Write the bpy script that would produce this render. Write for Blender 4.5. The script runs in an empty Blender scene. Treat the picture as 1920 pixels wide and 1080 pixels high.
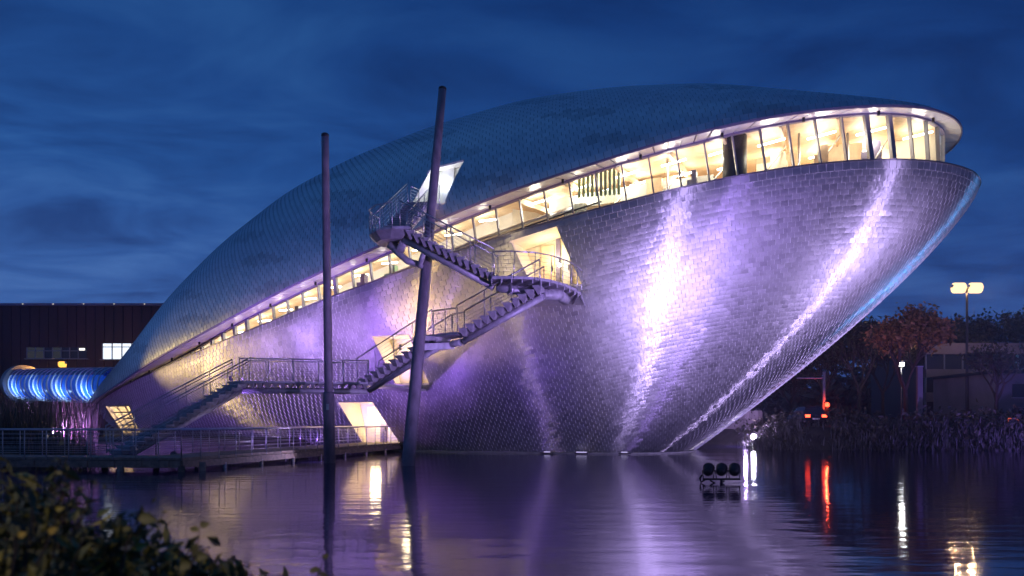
import bpy, math, random
import numpy as np
from mathutils import Vector, Matrix
random.seed(7); rng = np.random.default_rng(11)
R = math.radians
S = bpy.context.scene
COL = S.collection

# ------------------------------------------------------------------ camera, sky, exposure
EYE, FPX, CX, HY = 1.9, 1400.0, 960.0, 790.0        # eye height; focal length, optical axis and horizon of the photograph
cd = bpy.data.cameras.new('camera'); cam = bpy.data.objects.new('camera', cd); COL.objects.link(cam)
cam.location = (0, 0, EYE); cam.rotation_euler = (R(90), 0, 0)
cd.sensor_width = 36; cd.lens = 36 * FPX / 1920; cd.shift_y = (HY - 540) / 1920
cd.clip_start = 0.1; cd.clip_end = 3000
cd.dof.use_dof = True; cd.dof.focus_distance = 37; cd.dof.aperture_fstop = 1.2
S.camera = cam
S.view_settings.view_transform = 'Standard'; S.view_settings.look = 'None'
S.view_settings.exposure = 0.0; S.view_settings.gamma = 1.0; S.view_settings.use_curve_mapping = False
S.render.engine = 'CYCLES'
S.cycles.use_denoising = True; S.cycles.max_bounces = 7; S.cycles.sample_clamp_indirect = 6
S.cycles.transparent_max_bounces = 12
S.cycles.caustics_reflective = False; S.cycles.caustics_refractive = False

wd = bpy.data.worlds.new('World'); S.world = wd; wd.use_nodes = True
nt = wd.node_tree; nt.nodes.clear()
def N(tree, t, **kw):
    n = tree.nodes.new(t)
    for k, v in kw.items(): setattr(n, k, v)
    return n
def ramp(tree, fac, stops):
    r = N(tree, 'ShaderNodeValToRGB'); e = r.color_ramp.elements
    while len(e) < len(stops): e.new(0.5)
    for q, (p, c) in zip(e, stops): q.position = p; q.color = (*c, 1) if len(c) == 3 else c
    tree.links.new(fac, r.inputs[0]); return r.outputs[0]
def mixc(tree, kind, fac, a, b):
    m = N(tree, 'ShaderNodeMix', data_type='RGBA', blend_type=kind)
    for s, v in ((0, fac), (6, a), (7, b)):
        if hasattr(v, 'node'): tree.links.new(v, m.inputs[s])
        else: m.inputs[s].default_value = v if s == 0 or len(v) == 4 else (*v, 1)
    return m.outputs[2]
def mathn(tree, op, a, b=0.0, clamp=False):
    m = N(tree, 'ShaderNodeMath', operation=op, use_clamp=clamp)
    for s, v in ((0, a), (1, b)):
        if hasattr(v, 'node'): tree.links.new(v, m.inputs[s])
        else: m.inputs[s].default_value = v
    return m.outputs[0]
tc = N(nt, 'ShaderNodeTexCoord')
sky = N(nt, 'ShaderNodeTexSky', sky_type='NISHITA', sun_disc=False)
sky.sun_elevation = R(-2.0); sky.sun_rotation = R(-60); sky.altitude = 0; sky.air_density = 1.4; sky.dust_density = 0.3; sky.ozone_density = 6.0
sx = N(nt, 'ShaderNodeSeparateXYZ'); nt.links.new(tc.outputs['Generated'], sx.inputs[0])
# streaky cloud deck: project the view direction on a flat layer overhead
zz = mathn(nt, 'ADD', mathn(nt, 'ABSOLUTE', sx.outputs[2]), 0.12)
cb = N(nt, 'ShaderNodeCombineXYZ')
nt.links.new(mathn(nt, 'DIVIDE', sx.outputs[0], zz), cb.inputs[0]); nt.links.new(mathn(nt, 'DIVIDE', sx.outputs[1], zz), cb.inputs[1])
mp = N(nt, 'ShaderNodeMapping'); mp.inputs['Scale'].default_value = (0.75, 1.2, 1); mp.inputs['Rotation'].default_value = (0, 0, R(14)); nt.links.new(cb.outputs[0], mp.inputs[0])
cl = N(nt, 'ShaderNodeTexNoise'); cl.inputs['Scale'].default_value = 2.1; cl.inputs['Detail'].default_value = 8; cl.inputs['Roughness'].default_value = 0.56; cl.inputs['Distortion'].default_value = 0.5
nt.links.new(mp.outputs[0], cl.inputs[0])
grad = ramp(nt, sx.outputs[2], [(0.0, (0.036, 0.080, 0.27)), (0.12, (0.032, 0.096, 0.32)), (0.30, (0.0125, 0.062, 0.24)), (0.50, (0.0058, 0.037, 0.165)), (0.72, (0.010, 0.055, 0.21)), (1.0, (0.012, 0.058, 0.22))])
# the west (left) keeps a little more twilight than the east
sidef = ramp(nt, mathn(nt, 'MULTIPLY_ADD', sx.outputs[0], 0.5), [(0.0, (1.75, 1.5, 1.3)), (0.55, (1.05, 1.0, 1.0)), (1.0, (0.55, 0.58, 0.70))])
mnode = sidef.node.inputs[0].links[0].from_node; mnode.inputs[2].default_value = 0.5
grad = mixc(nt, 'MULTIPLY', 1.0, grad, sidef)
cloudc = ramp(nt, cl.outputs[0], [(0.34, (0.58, 0.56, 0.62)), (0.50, (0.95, 0.95, 0.95)), (0.68, (1.65, 1.42, 1.20))])
skyc = mixc(nt, 'MULTIPLY', 1.0, grad, cloudc)
nish = mixc(nt, 'MULTIPLY', 1.0, sky.outputs[0], (0.02, 0.02, 0.02, 1))
skyc = mixc(nt, 'ADD', 1.0, skyc, nish)
bg = N(nt, 'ShaderNodeBackground'); bg.inputs[1].default_value = 1.08
wo = N(nt, 'ShaderNodeOutputWorld')
nt.links.new(skyc, bg.inputs[0]); nt.links.new(bg.outputs[0], wo.inputs[0])

# ------------------------------------------------------------------ helpers
def at(px, py, Y): return Vector(((px - CX) / FPX * Y, Y, EYE + (HY - py) / FPX * Y))
def tag(o, label=None, cat=None, group=None, kind=None):
    if label: o['label'] = label
    if cat: o['category'] = cat
    if group: o['group'] = group
    if kind: o['kind'] = kind
    return o
def empty(name, loc=(0, 0, 0)):
    o = bpy.data.objects.new(name, None); COL.objects.link(o); o.location = loc; o.empty_display_size = 0.2; return o
def keep(o, parent):
    if parent is not None:
        o.parent = parent
        o.matrix_parent_inverse = WM(parent).inverted()
    return o
def WM(o):
    m = Matrix.LocRotScale(o.location, o.rotation_euler, o.scale)
    return m if o.parent is None else WM(o.parent) @ o.matrix_parent_inverse @ m
class MB:
    def __init__(s): s.v = []; s.f = []; s.sm = []; s.mi = []; s.cm = 0
    def face(s, pts, smooth=False):
        b = len(s.v); s.v += [tuple(p) for p in pts]; s.f.append(tuple(range(b, b + len(pts)))); s.sm.append(smooth); s.mi.append(s.cm)
    def grid(s, P, smooth=True, flip=False):
        P = np.asarray(P, float); a, b = P.shape[:2]; o = len(s.v); s.v += [tuple(p) for p in P.reshape(-1, 3)]
        for i in range(a - 1):
            for j in range(b - 1):
                q = (o + i * b + j, o + (i + 1) * b + j, o + (i + 1) * b + j + 1, o + i * b + j + 1)
                s.f.append(q[::-1] if flip else q); s.sm.append(smooth); s.mi.append(s.cm)
    def hexa(s, c):      # eight corners: bottom ring 0-3, top ring 4-7
        o = len(s.v); s.v += [tuple(p) for p in c]
        for q in ((3, 2, 1, 0), (4, 5, 6, 7), (0, 1, 5, 4), (1, 2, 6, 5), (2, 3, 7, 6), (3, 0, 4, 7)):
            s.f.append(tuple(o + k for k in q)); s.sm.append(False); s.mi.append(s.cm)
    def box(s, c, sx, sy, sz, ax=None):
        c = Vector(c); X, Y, Z = ax if ax else (Vector((1, 0, 0)), Vector((0, 1, 0)), Vector((0, 0, 1)))
        X, Y, Z = X * sx / 2, Y * sy / 2, Z * sz / 2
        s.hexa([c - X - Y - Z, c + X - Y - Z, c + X + Y - Z, c - X + Y - Z, c - X - Y + Z, c + X - Y + Z, c + X + Y + Z, c - X + Y + Z])
    def bar(s, p, q, w, h, up=Vector((0, 0, 1))):
        p, q = Vector(p), Vector(q); d = (q - p); l = d.length; d.normalize()
        x = d.cross(up); x = x.normalized() if x.length > 1e-4 else Vector((1, 0, 0)); z = x.cross(d)
        s.box((p + q) / 2, w, l, h, (x, d, z))
    def tube(s, pts, r, n=8, caps=True, smooth=True):
        pts = [Vector(p) for p in pts]; rr = r if hasattr(r, '__len__') else [r] * len(pts)
        o = len(s.v); ref = Vector((0, 0, 1)); prevx = None
        for i, p in enumerate(pts):
            d = (pts[min(i + 1, len(pts) - 1)] - pts[max(i - 1, 0)]).normalized()
            if prevx is None:
                x = d.cross(ref); x = x.normalized() if x.length > 1e-3 else d.cross(Vector((0, 1, 0))).normalized()
            else:
                x = (prevx - d * prevx.dot(d)).normalized()
            prevx = x; y = d.cross(x)
            for k in range(n):
                t = 2 * math.pi * k / n; s.v.append(tuple(p + (x * math.cos(t) + y * math.sin(t)) * rr[i]))
        for i in range(len(pts) - 1):
            for k in range(n):
                a = o + i * n + k; b = o + i * n + (k + 1) % n
                s.f.append((a, b, b + n, a + n)); s.sm.append(smooth); s.mi.append(s.cm)
        if caps:
            s.f.append(tuple(o + k for k in range(n))[::-1]); s.sm.append(False); s.mi.append(s.cm)
            e = o + (len(pts) - 1) * n; s.f.append(tuple(e + k for k in range(n))); s.sm.append(False); s.mi.append(s.cm)
    def disc(s, c, nrm, r, n=16):
        c, nrm = Vector(c), Vector(nrm).normalized(); x = nrm.orthogonal().normalized(); y = nrm.cross(x)
        s.face([c + (x * math.cos(2 * math.pi * k / n) + y * math.sin(2 * math.pi * k / n)) * r for k in range(n)])
    def build(s, name, mat, parent=None, tone=None):
        me = bpy.data.meshes.new(name); me.from_pydata(s.v, [], s.f)
        me.polygons.foreach_set('use_smooth', s.sm); me.polygons.foreach_set('material_index', s.mi)
        for m in (mat if isinstance(mat, (list, tuple)) else [mat]): me.materials.append(m)
        if tone is not None: a = me.attributes.new('tone', 'FLOAT', 'FACE'); a.data.foreach_set('value', np.asarray(tone, np.float32))
        me.update(); o = bpy.data.objects.new(name, me); COL.objects.link(o); return keep(o, parent)

# ------------------------------------------------------------------ materials
def mat(name, col, rough=0.6, metal=0.0, noise=0.0, nscale=4.0, bump=0.0, bscale=20.0, emis=None, es=0.0, spec=None, stretch=(1, 1, 1)):
    m = bpy.data.materials.new(name); m.use_nodes = True; t = m.node_tree; b = t.nodes['Principled BSDF']
    b.inputs['Base Color'].default_value = (*col, 1); b.inputs['Roughness'].default_value = rough; b.inputs['Metallic'].default_value = metal
    if spec is not None: b.inputs['Specular IOR Level'].default_value = spec
    if noise or bump:
        c = N(t, 'ShaderNodeTexCoord'); mpn = N(t, 'ShaderNodeMapping'); mpn.inputs['Scale'].default_value = stretch; t.links.new(c.outputs['Object'], mpn.inputs[0])
    if noise:
        n = N(t, 'ShaderNodeTexNoise'); n.inputs['Scale'].default_value = nscale; n.inputs['Detail'].default_value = 6; t.links.new(mpn.outputs[0], n.inputs[0])
        lo = tuple(x * (1 - noise) for x in col); hi = tuple(min(1, x * (1 + noise)) for x in col)
        t.links.new(ramp(t, n.outputs[0], [(0.3, lo), (0.7, hi)]), b.inputs['Base Color'])
        t.links.new(mathn(t, 'MULTIPLY_ADD', n.outputs[0], 0.25), b.inputs['Roughness'])
        b.inputs['Roughness'].links[0].from_node.inputs[2].default_value = rough - 0.125
    if bump:
        n2 = N(t, 'ShaderNodeTexNoise'); n2.inputs['Scale'].default_value = bscale; n2.inputs['Detail'].default_value = 4; t.links.new(mpn.outputs[0], n2.inputs[0])
        bp = N(t, 'ShaderNodeBump'); bp.inputs['Strength'].default_value = bump; bp.inputs['Distance'].default_value = 0.02; t.links.new(n2.outputs[0], bp.inputs['Height']); t.links.new(bp.outputs[0], b.inputs['Normal'])
    if emis: b.inputs['Emission Color'].default_value = (*emis, 1); b.inputs['Emission Strength'].default_value = es
    return m
def shingle_mat(name, base, r0, aniso=0.0, amix=0.0, edge=(.8, .8, .8), edge_r=.7, edge_m=.5):
    m = bpy.data.materials.new(name); m.use_nodes = True; t = m.node_tree; b = t.nodes['Principled BSDF']
    b.inputs['Metallic'].default_value = 1.0
    at_ = N(t, 'ShaderNodeAttribute', attribute_name='tone'); c = N(t, 'ShaderNodeTexCoord')
    n = N(t, 'ShaderNodeTexNoise'); n.inputs['Scale'].default_value = 2.6; n.inputs['Detail'].default_value = 7; n.inputs['Roughness'].default_value = 0.65; t.links.new(c.outputs['Object'], n.inputs[0])
    lo = tuple(x * 0.55 for x in base); hi = tuple(min(1, x * 1.3) for x in base)
    k = mathn(t, 'MULTIPLY_ADD', n.outputs[0], 0.4); k.node.inputs[2].default_value = -0.2
    k = mathn(t, 'ADD', k, at_.outputs['Fac'], True)
    t.links.new(ramp(t, k, [(0.0, lo), (1.0, hi)]), b.inputs['Base Color'])
    rr = mathn(t, 'MULTIPLY_ADD', n.outputs[0], 0.30); rr.node.inputs[2].default_value = r0 - 0.15; t.links.new(rr, b.inputs['Roughness'])
    n2 = N(t, 'ShaderNodeTexNoise'); n2.inputs['Scale'].default_value = 5.5; n2.inputs['Detail'].default_value = 3; t.links.new(c.outputs['Object'], n2.inputs[0])
    bp = N(t, 'ShaderNodeBump'); bp.inputs['Strength'].default_value = 0.13; bp.inputs['Distance'].default_value = 0.05; t.links.new(n2.outputs[0], bp.inputs['Height']); t.links.new(bp.outputs[0], b.inputs['Normal'])
    # brushed finish: the grain runs level, so highlights draw out up and down
    ge = N(t, 'ShaderNodeNewGeometry'); cr = N(t, 'ShaderNodeVectorMath', operation='CROSS_PRODUCT'); t.links.new(ge.outputs['Normal'], cr.inputs[0]); cr.inputs[1].default_value = (0, 0, 1)
    an = N(t, 'ShaderNodeBsdfAnisotropic'); an.inputs['Anisotropy'].default_value = aniso; t.links.new(cr.outputs[0], an.inputs['Tangent']); t.links.new(bp.outputs[0], an.inputs['Normal'])
    t.links.new(b.inputs['Base Color'].links[0].from_socket, an.inputs['Color']); an.inputs['Roughness'].default_value = r0 + 0.02
    mx = N(t, 'ShaderNodeMixShader'); mx.inputs[0].default_value = amix; t.links.new(b.outputs[0], mx.inputs[1]); t.links.new(an.outputs[0], mx.inputs[2])
    # cut and folded sheet edges: a duller finish than the brushed faces
    eb = N(t, 'ShaderNodeBsdfPrincipled'); eb.inputs['Base Color'].default_value = (*edge, 1); eb.inputs['Roughness'].default_value = edge_r; eb.inputs['Metallic'].default_value = edge_m
    m2 = N(t, 'ShaderNodeMixShader'); t.links.new(mathn(t, 'GREATER_THAN', at_.outputs['Fac'], 1.5), m2.inputs[0]); t.links.new(mx.outputs[0], m2.inputs[1]); t.links.new(eb.outputs[0], m2.inputs[2]); t.links.new(m2.outputs[0], t.nodes['Material Output'].inputs[0])
    return m
def emit(name, col, st):
    m = bpy.data.materials.new(name); m.use_nodes = True; t = m.node_tree; t.nodes.clear()
    e = N(t, 'ShaderNodeEmission'); e.inputs[0].default_value = (*col, 1); e.inputs[1].default_value = st
    o = N(t, 'ShaderNodeOutputMaterial'); t.links.new(e.outputs[0], o.inputs[0]); return m
def glass_mat(name, tint=(0.95, 0.97, 0.96)):
    m = bpy.data.materials.new(name); m.use_nodes = True; t = m.node_tree; t.nodes.clear()
    tr = N(t, 'ShaderNodeBsdfTransparent'); tr.inputs[0].default_value = (*tint, 1)
    gl = N(t, 'ShaderNodeBsdfGlossy'); gl.inputs['Roughness'].default_value = 0.03
    ge = N(t, 'ShaderNodeNewGeometry'); dp = N(t, 'ShaderNodeVectorMath', operation='DOT_PRODUCT'); t.links.new(ge.outputs['Normal'], dp.inputs[0]); t.links.new(ge.outputs['Incoming'], dp.inputs[1])
    fz = mathn(t, 'MULTIPLY_ADD', mathn(t, 'POWER', mathn(t, 'SUBTRACT', 1.0, mathn(t, 'ABSOLUTE', dp.outputs['Value'])), 5.0), 0.95); fz.node.inputs[2].default_value = 0.03
    mx = N(t, 'ShaderNodeMixShader'); o = N(t, 'ShaderNodeOutputMaterial')
    t.links.new(fz, mx.inputs[0]); t.links.new(tr.outputs[0], mx.inputs[1]); t.links.new(gl.outputs[0], mx.inputs[2]); t.links.new(mx.outputs[0], o.inputs[0]); return m
M = {}
M['hull'] = shingle_mat('brushed steel shingle', (0.52, 0.50, 0.52), 0.50, 0.86, 0.40)
M['roof'] = shingle_mat('weathered steel shingle', (0.66, 0.67, 0.66), 0.34, 0, 0, (.05, .055, .06), .6, .3)
M['backing'] = mat('steel backing sheet', (0.22, 0.21, 0.22), 0.5, 0.9)
M['soffit'] = mat('pale metal soffit', (0.80, 0.78, 0.80), 0.40, 0.15, 0.06, 2)
M['beam'] = mat('painted steel frame', (0.24, 0.20, 0.30), 0.45, 0.3, 0.1, 3)
M['mullion'] = mat('grey aluminium mullion', (0.30, 0.29, 0.32), 0.4, 0.6)
M['glass'] = glass_mat('window glass')
M['cream'] = mat('cream plaster', (0.80, 0.72, 0.55), 0.8, 0, 0.06, 1.2)
M['white'] = mat('white plaster', (0.82, 0.80, 0.74), 0.8, 0, 0.05, 1.5)
M['wood'] = mat('warm plywood', (0.78, 0.58, 0.38), 0.6, 0, 0.15, 1.5, stretch=(1, 6, 1))
M['concrete'] = mat('grey concrete', (0.33, 0.32, 0.30), 0.85, 0, 0.2, 2.5, 0.25, 12)
M['dark'] = mat('dark painted metal', (0.035, 0.035, 0.04), 0.5, 0.4)
M['green'] = mat('pale green slat', (0.40, 0.62, 0.42), 0.6)
M['steel'] = mat('galvanised stair steel', (0.46, 0.44, 0.48), 0.5, 0.25, 0.2, 5, 0.15, 30)
M['rail'] = mat('brushed rail tube', (0.50, 0.49, 0.52), 0.35, 0.9, 0.1, 8)
M['mast'] = mat('weathered mast paint', (0.20, 0.17, 0.20), 0.62, 0.1, 0.3, 3.5, 0.25, 18, stretch=(1, 1, .4))
M['wooddeck'] = mat('weathered deck timber', (0.22, 0.17, 0.13), 0.8, 0, 0.35, 6, 0.3, 30)
M['darkwall'] = mat('dark red corrugated cladding', (0.060, 0.026, 0.034), 0.7, 0.1, 0.3, 0.6, stretch=(1, 1, .25))
M['black'] = mat('black lamp housing', (0.012, 0.012, 0.014), 0.4, 0.2)
M['pvwall'] = mat('rendered facade', (0.20, 0.17, 0.19), 0.85, 0, 0.15, 0.8)
M['stone'] = mat('retaining wall stone', (0.36, 0.32, 0.32), 0.85, 0, 0.3, 1.5, 0.4, 6, stretch=(1, 1, .3))
M['lampwhite'] = emit('cool lamp', (1.0, 0.95, 0.88), 30)
M['lampwarm'] = emit('warm lamp', (1.0, 0.66, 0.30), 2.3)
M['lamporange'] = emit('sodium lamp', (1.0, 0.50, 0.08), 1.9)
M['tubelight'] = emit('fluorescent tube', (1.0, 0.95, 0.82), 14)
M['red'] = emit('red signal', (1.0, 0.05, 0.02), 9)
M['redstrip'] = emit('red strip', (1.0, 0.16, 0.10), 0.9)
M['litwin'] = emit('lit window', (0.80, 0.88, 1.0), 1.4)
M['purplelamp'] = emit('flood lens', (0.80, 0.72, 1.0), 25)

# ------------------------------------------------------------------ terrain and water
POND = np.array([(70, 5.5), (6, 5.2), (1.5, 5.6), (-3.2, 7.0), (-7, 12), (-14, 19), (-20.5, 27), (-21.5, 34), (-20, 42), (-16, 47), (-10, 56), (4, 64), (15, 64), (18.6, 60), (16.8, 49.8), (30, 48.6), (52, 48.2), (105, 49), (130, 30), (110, 8)], float)
def pond_sd(x, y):
    x = np.asarray(x, float); y = np.asarray(y, float); d = np.full(x.shape, 1e9); ins = np.zeros(x.shape, bool)
    for i in range(len(POND)):
        p, q = POND[i], POND[(i + 1) % len(POND)]; e = q - p
        t = np.clip(((x - p[0]) * e[0] + (y - p[1]) * e[1]) / (e @ e), 0, 1)
        d = np.minimum(d, np.hypot(x - p[0] - t * e[0], y - p[1] - t * e[1]))
        c = (p[1] > y) != (q[1] > y); xi = p[0] + (y - p[1]) / (q[1] - p[1] + 1e-12) * e[0]
        ins ^= c & (x < xi)
    return np.where(ins, -d, d)
def ground_z(x, y):
    d = pond_sd(x, y)
    top = 0.75 + 0.75 * np.clip((np.asarray(x) - 10) / 12, 0, 1) * np.clip((np.asarray(y) - 30) / 10, 0, 1)
    z = np.where(d < 0, np.maximum(-1.4, d * 0.55), top * np.clip(d / (top * 1.3), 0, 1) ** 0.8)
    return z + np.where(d > 1, 0.08 * np.sin(x * 0.7) * np.cos(y * 0.6), 0)
def axis(lo, hi, st, far):
    a = list(np.arange(lo, hi + st, st)); return np.array([-far, -far * .5, -far * .3] + a + [far * .3, far * .5, far])
gx = axis(-70, 110, 1.0, 420); gy = np.array([-150, -60] + list(np.arange(-8, 100, 1.0)) + [130, 200, 320, 520])
GX, GY = np.meshgrid(gx, gy, indexing='ij'); GZ = ground_z(GX, GY)
m = MB(); m.grid(np.stack([GX, GY, GZ], -1))
M['ground'] = mat('bank soil and turf', (0.050, 0.048, 0.030), 0.95, 0, 0.5, 1.2, 0.6, 9)
tag(m.build('ground', M['ground']), kind='structure')
wm = bpy.data.materials.new('pond water'); wm.use_nodes = True; t = wm.node_tree; b = t.nodes['Principled BSDF']
b.inputs['Base Color'].default_value = (0.016, 0.010, 0.065, 1); b.inputs['Roughness'].default_value = 0.07; b.inputs['IOR'].default_value = 1.8
b.inputs['Specular IOR Level'].default_value = 0.9
c = N(t, 'ShaderNodeTexCoord')
hs = []
for sc, ro, det, st in (((0.55, 1.9, 1), 6, 4, 1.0), ((2.2, 6.5, 1), -9, 3, 0.16), ((0.10, 0.22, 1), 20, 2, 2.2)):
    mp = N(t, 'ShaderNodeMapping'); mp.inputs['Scale'].default_value = sc; mp.inputs['Rotation'].default_value = (0, 0, R(ro)); t.links.new(c.outputs['Object'], mp.inputs[0])
    n = N(t, 'ShaderNodeTexNoise'); n.inputs['Scale'].default_value = 1.0; n.inputs['Detail'].default_value = det; n.inputs['Roughness'].default_value = 0.5; t.links.new(mp.outputs[0], n.inputs[0])
    hs.append(mathn(t, 'MULTIPLY', n.outputs[0], st))
hsum = mathn(t, 'ADD', mathn(t, 'ADD', hs[0], hs[1]), hs[2])
bp = N(t, 'ShaderNodeBump'); bp.inputs['Strength'].default_value = 0.42; bp.inputs['Distance'].default_value = 0.03; t.links.new(hsum, bp.inputs['Height']); t.links.new(bp.outputs[0], b.inputs['Normal'])
m = MB(); m.face([(-60, 2, 0), (150, 2, 0), (150, 75, 0), (-60, 75, 0)])
tag(m.build('water', wm), kind='structure')

# ------------------------------------------------------------------ the museum's shape
T0 = np.array([-39., 70.]); B0 = np.array([26.2, 42.]); LEN = float(np.hypot(*(B0 - T0))); AX = (B0 - T0) / LEN; NR = np.array([AX[1], -AX[0]])
def world(s, lat, z):
    s, lat, z = np.broadcast_arrays(np.asarray(s, float), np.asarray(lat, float), np.asarray(z, float))
    return np.stack([T0[0] + AX[0] * s + NR[0] * lat, T0[1] + AX[1] * s + NR[1] * lat, z], -1)
def proj(P): return CX + FPX * P[..., 0] / P[..., 1], HY - FPX * (P[..., 2] - EYE) / P[..., 1]
def planw(s, p):
    s0, s1, w, A, B = p; t_ = np.clip((s - s0) / (s1 - s0), 0, 1); tp = A / (A + B)
    return w * (t_ ** A * (1 - t_) ** B) / (tp ** A * (1 - tp) ** B)
HP = (0., LEN, 13., .85, .5); RP = (-1.2, LEN - 0.85, 13.6, .85, .5); GP = (3.0, LEN - 1.75, 11.5, .82, .50); BP = (5., 55.0, 8.0, .9, .30)
HULLZ = [(-2, 2.9), (0, 3.1), (5.4, 3.85), (12.7, 4.95), (18, 5.8), (23, 6.68), (27.4, 7.47), (31, 8.13), (35.5, 9.12), (40.4, 10.08), (44, 10.9), (48, 11.78), (51.8, 12.48), (54.6, 13.03), (57.3, 13.54), (60.9, 14.14), (63, 14.42), (65.4, 14.7), (68, 14.92), (71.5, 15.05)]
ROOFZ = [(-2, 2.95), (1.5, 3.3), (8, 4.2), (11.5, 4.85), (16, 5.85), (20.4, 6.85), (24.1, 7.65), (27.7, 8.52), (32.4, 9.75), (36, 10.65), (40.8, 11.85), (44.4, 12.85), (47.6, 13.7), (51.3, 14.55), (54.7, 15.36), (57.5, 16.03), (60.6, 16.65), (63.4, 17.13), (65.5, 17.45), (67.7, 17.79), (69, 17.95), (71, 18.1)]
GLASZ = [(0, 3.4), (5, 4.25), (9.8, 5.25), (17.3, 6.38), (21.5, 7.24), (26, 8.5), (31, 9.72), (36, 10.93), (40, 11.9), (43.6, 12.98), (47.3, 13.86), (51.8, 14.98), (54.2, 15.5), (58, 16.32), (61.3, 17.0), (63.7, 17.4), (65.4, 17.66), (67, 17.85), (68.5, 17.95), (71, 18.0)]
def ztab(tab):
    xs = np.array([p[0] for p in tab]); zs = np.array([p[1] for p in tab]); g = np.linspace(xs[0], xs[-1], 400); y = np.interp(g, xs, zs)
    k = np.hanning(31); k /= k.sum(); y2 = np.convolve(np.pad(y, 15, mode='reflect', reflect_type='odd'), k, 'valid')
    return lambda s: np.interp(s, g, y2)
zH, zR, zG = ztab(HULLZ), ztab(ROOFZ), ztab(GLASZ)
def rim_param(p, n):      # n parameters s spaced evenly along the plan curve, tail to bow
    th = np.linspace(0, 1, 8000); s = p[0] + (p[1] - p[0]) * (1 - (1 - th) ** 2); l = planw(s, p)
    d = np.concatenate([[0], np.cumsum(np.hypot(np.diff(s), np.diff(l)))]); return np.interp(np.linspace(0, d[-1], n), d, s), d[-1]
SH_W, SH_H, SUB = 0.42, 0.32, 4
NU = 640
def table(PF, NF=90):     # PF: (NU,NF,3) positions from the rim outwards, resampled by arc length
    d = np.concatenate([np.zeros((NU, 1)), np.cumsum(np.linalg.norm(np.diff(PF, axis=1), axis=2), 1)], 1)
    nd = int(d.max() / (SH_H / SUB)) + 2; g = np.arange(nd) * SH_H / SUB; X = np.full((NU, nd, 3), np.nan)
    for i in range(NU):
        k = g <= d[i, -1]
        for a_ in range(3): X[i, k, a_] = np.interp(g[k], d[i], PF[i, :, a_])
    return X
f = np.linspace(0, 1, 90)
# hull: from its rim down and in to the waterline contour (continued a little under water)
sH, hullrim_len = rim_param(HP, NU); latH = planw(sH, HP); zh = zH(sH)
tH = np.clip((sH - HP[0]) / (HP[1] - HP[0]), 0, 1); sB = BP[0] + tH ** .8 * (BP[1] - BP[0]); latB = planw(sB, BP)
pw = 1.28 + 0.22 * np.clip((1 - tH) / 0.35, 0, 1) ** 1.0
ff = f * 1.06
G_ = ff[None, :] ** pw[:, None]
HULL_AX = np.stack([sH[:, None] + (sB - sH)[:, None] * ff[None] ** 1.28, latH[:, None] + (latB - latH)[:, None] * G_, zh[:, None] * (1 - ff)[None] + 0 * G_], -1)
HULL_AX[..., 1] = np.maximum(HULL_AX[..., 1], 0)
HT = table(world(HULL_AX[..., 0], HULL_AX[..., 1], HULL_AX[..., 2]))
# roof: from its rim up to the ridge
RIDGE = [(-1.2, 0.0), (4, 2.35), (10, 5.1), (16, 8.47), (22, 10.59), (28, 11.76), (34, 11.58), (40, 10.92), (46, 9.67), (52, 7.83), (57, 5.69), (61, 2.93), (64, 0.75), (67, 0.22), (69.76, 0.0)]
RH = ztab(RIDGE)
sR, roofrim_len = rim_param(RP, NU); latR = planw(sR, RP); zr = zR(sR); phi = f * math.pi / 2
sRt = sR - 7.0 * np.clip((sR - 50) / 19.76, 0, 1) ** 2
Hs = np.maximum(RH(sRt) + (zR(sRt) - zr), 0.02)
ROOF_AX = np.stack([sR[:, None] + (sRt - sR)[:, None] * (1 - np.cos(phi))[None], latR[:, None] * np.cos(phi)[None], zr[:, None] + Hs[:, None] * np.sin(phi)[None] ** 1.15], -1)
RT = table(world(ROOF_AX[..., 0], ROOF_AX[..., 1], ROOF_AX[..., 2]))

# ------------------------------------------------------------------ openings cut through the shells (plane by plane, true edges)
def hit_table(X, px, py):
    with np.errstate(invalid='ignore', divide='ignore'):
        qx, qy = proj(X); d = (qx - px) ** 2 + (qy - py) ** 2
    i = np.nanargmin(d); return Vector(X.reshape(-1, 3)[i])
INW = Vector((-NR[0], -NR[1], 0)); NR3 = Vector((NR[0], NR[1], 0)); AX3 = Vector((AX[0], AX[1], 0)); UP = Vector((0, 0, 1))
class Opening:
    def __init__(s, X, corners, depth):
        s.P = [hit_table(X, *c) for c in corners]; s.depth = depth; s.c = sum(s.P, Vector()) / len(s.P)
        D_ = max(p.dot(INW) for p in s.P) + depth; s.Q = [p + INW * (D_ - p.dot(INW)) for p in s.P]      # upright back plane
        s.rad = max((p - s.c).length for p in s.P) + 0.6; s.pl = []
        for k in range(len(s.P)):
            p, q = s.P[k], s.P[(k + 1) % len(s.P)]; n = (q - p).cross(INW).normalized()
            if (s.c - p).dot(n) > 0: n = -n
            s.pl.append((p, n))
    def cut(s, poly):
        out = []; rest = poly
        for p, n in s.pl:
            if len(rest) < 3: break
            o, i = [], []
            for a, b in zip(rest, rest[1:] + rest[:1]):
                da, db = (a - p).dot(n), (b - p).dot(n)
                (o if da >= 0 else i).append(a)
                if (da >= 0) != (db >= 0):
                    x = a + (b - a) * (da / (da - db)); o.append(x); i.append(x)
            if len(o) > 2: out.append(o)
            rest = i
        return out
OP_WIN = Opening(HT, [(199, 762), (243, 760), (268, 818), (233, 824)], 0.5)
OP_MID = Opening(HT, [(697, 631), (766, 628), (806, 718), (742, 719)], 0.5)
OP_LOW = Opening(HT, [(636, 755), (698, 754), (752, 834), (684, 834)], 0.4)
OP_UP = Opening(HT, [(958, 451), (1045, 426), (1092, 532), (995, 532)], 0.9)
OP_ROOF = Opening(RT, [(808, 319), (869, 304), (834, 382), (774, 384)], 0.4)
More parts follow.
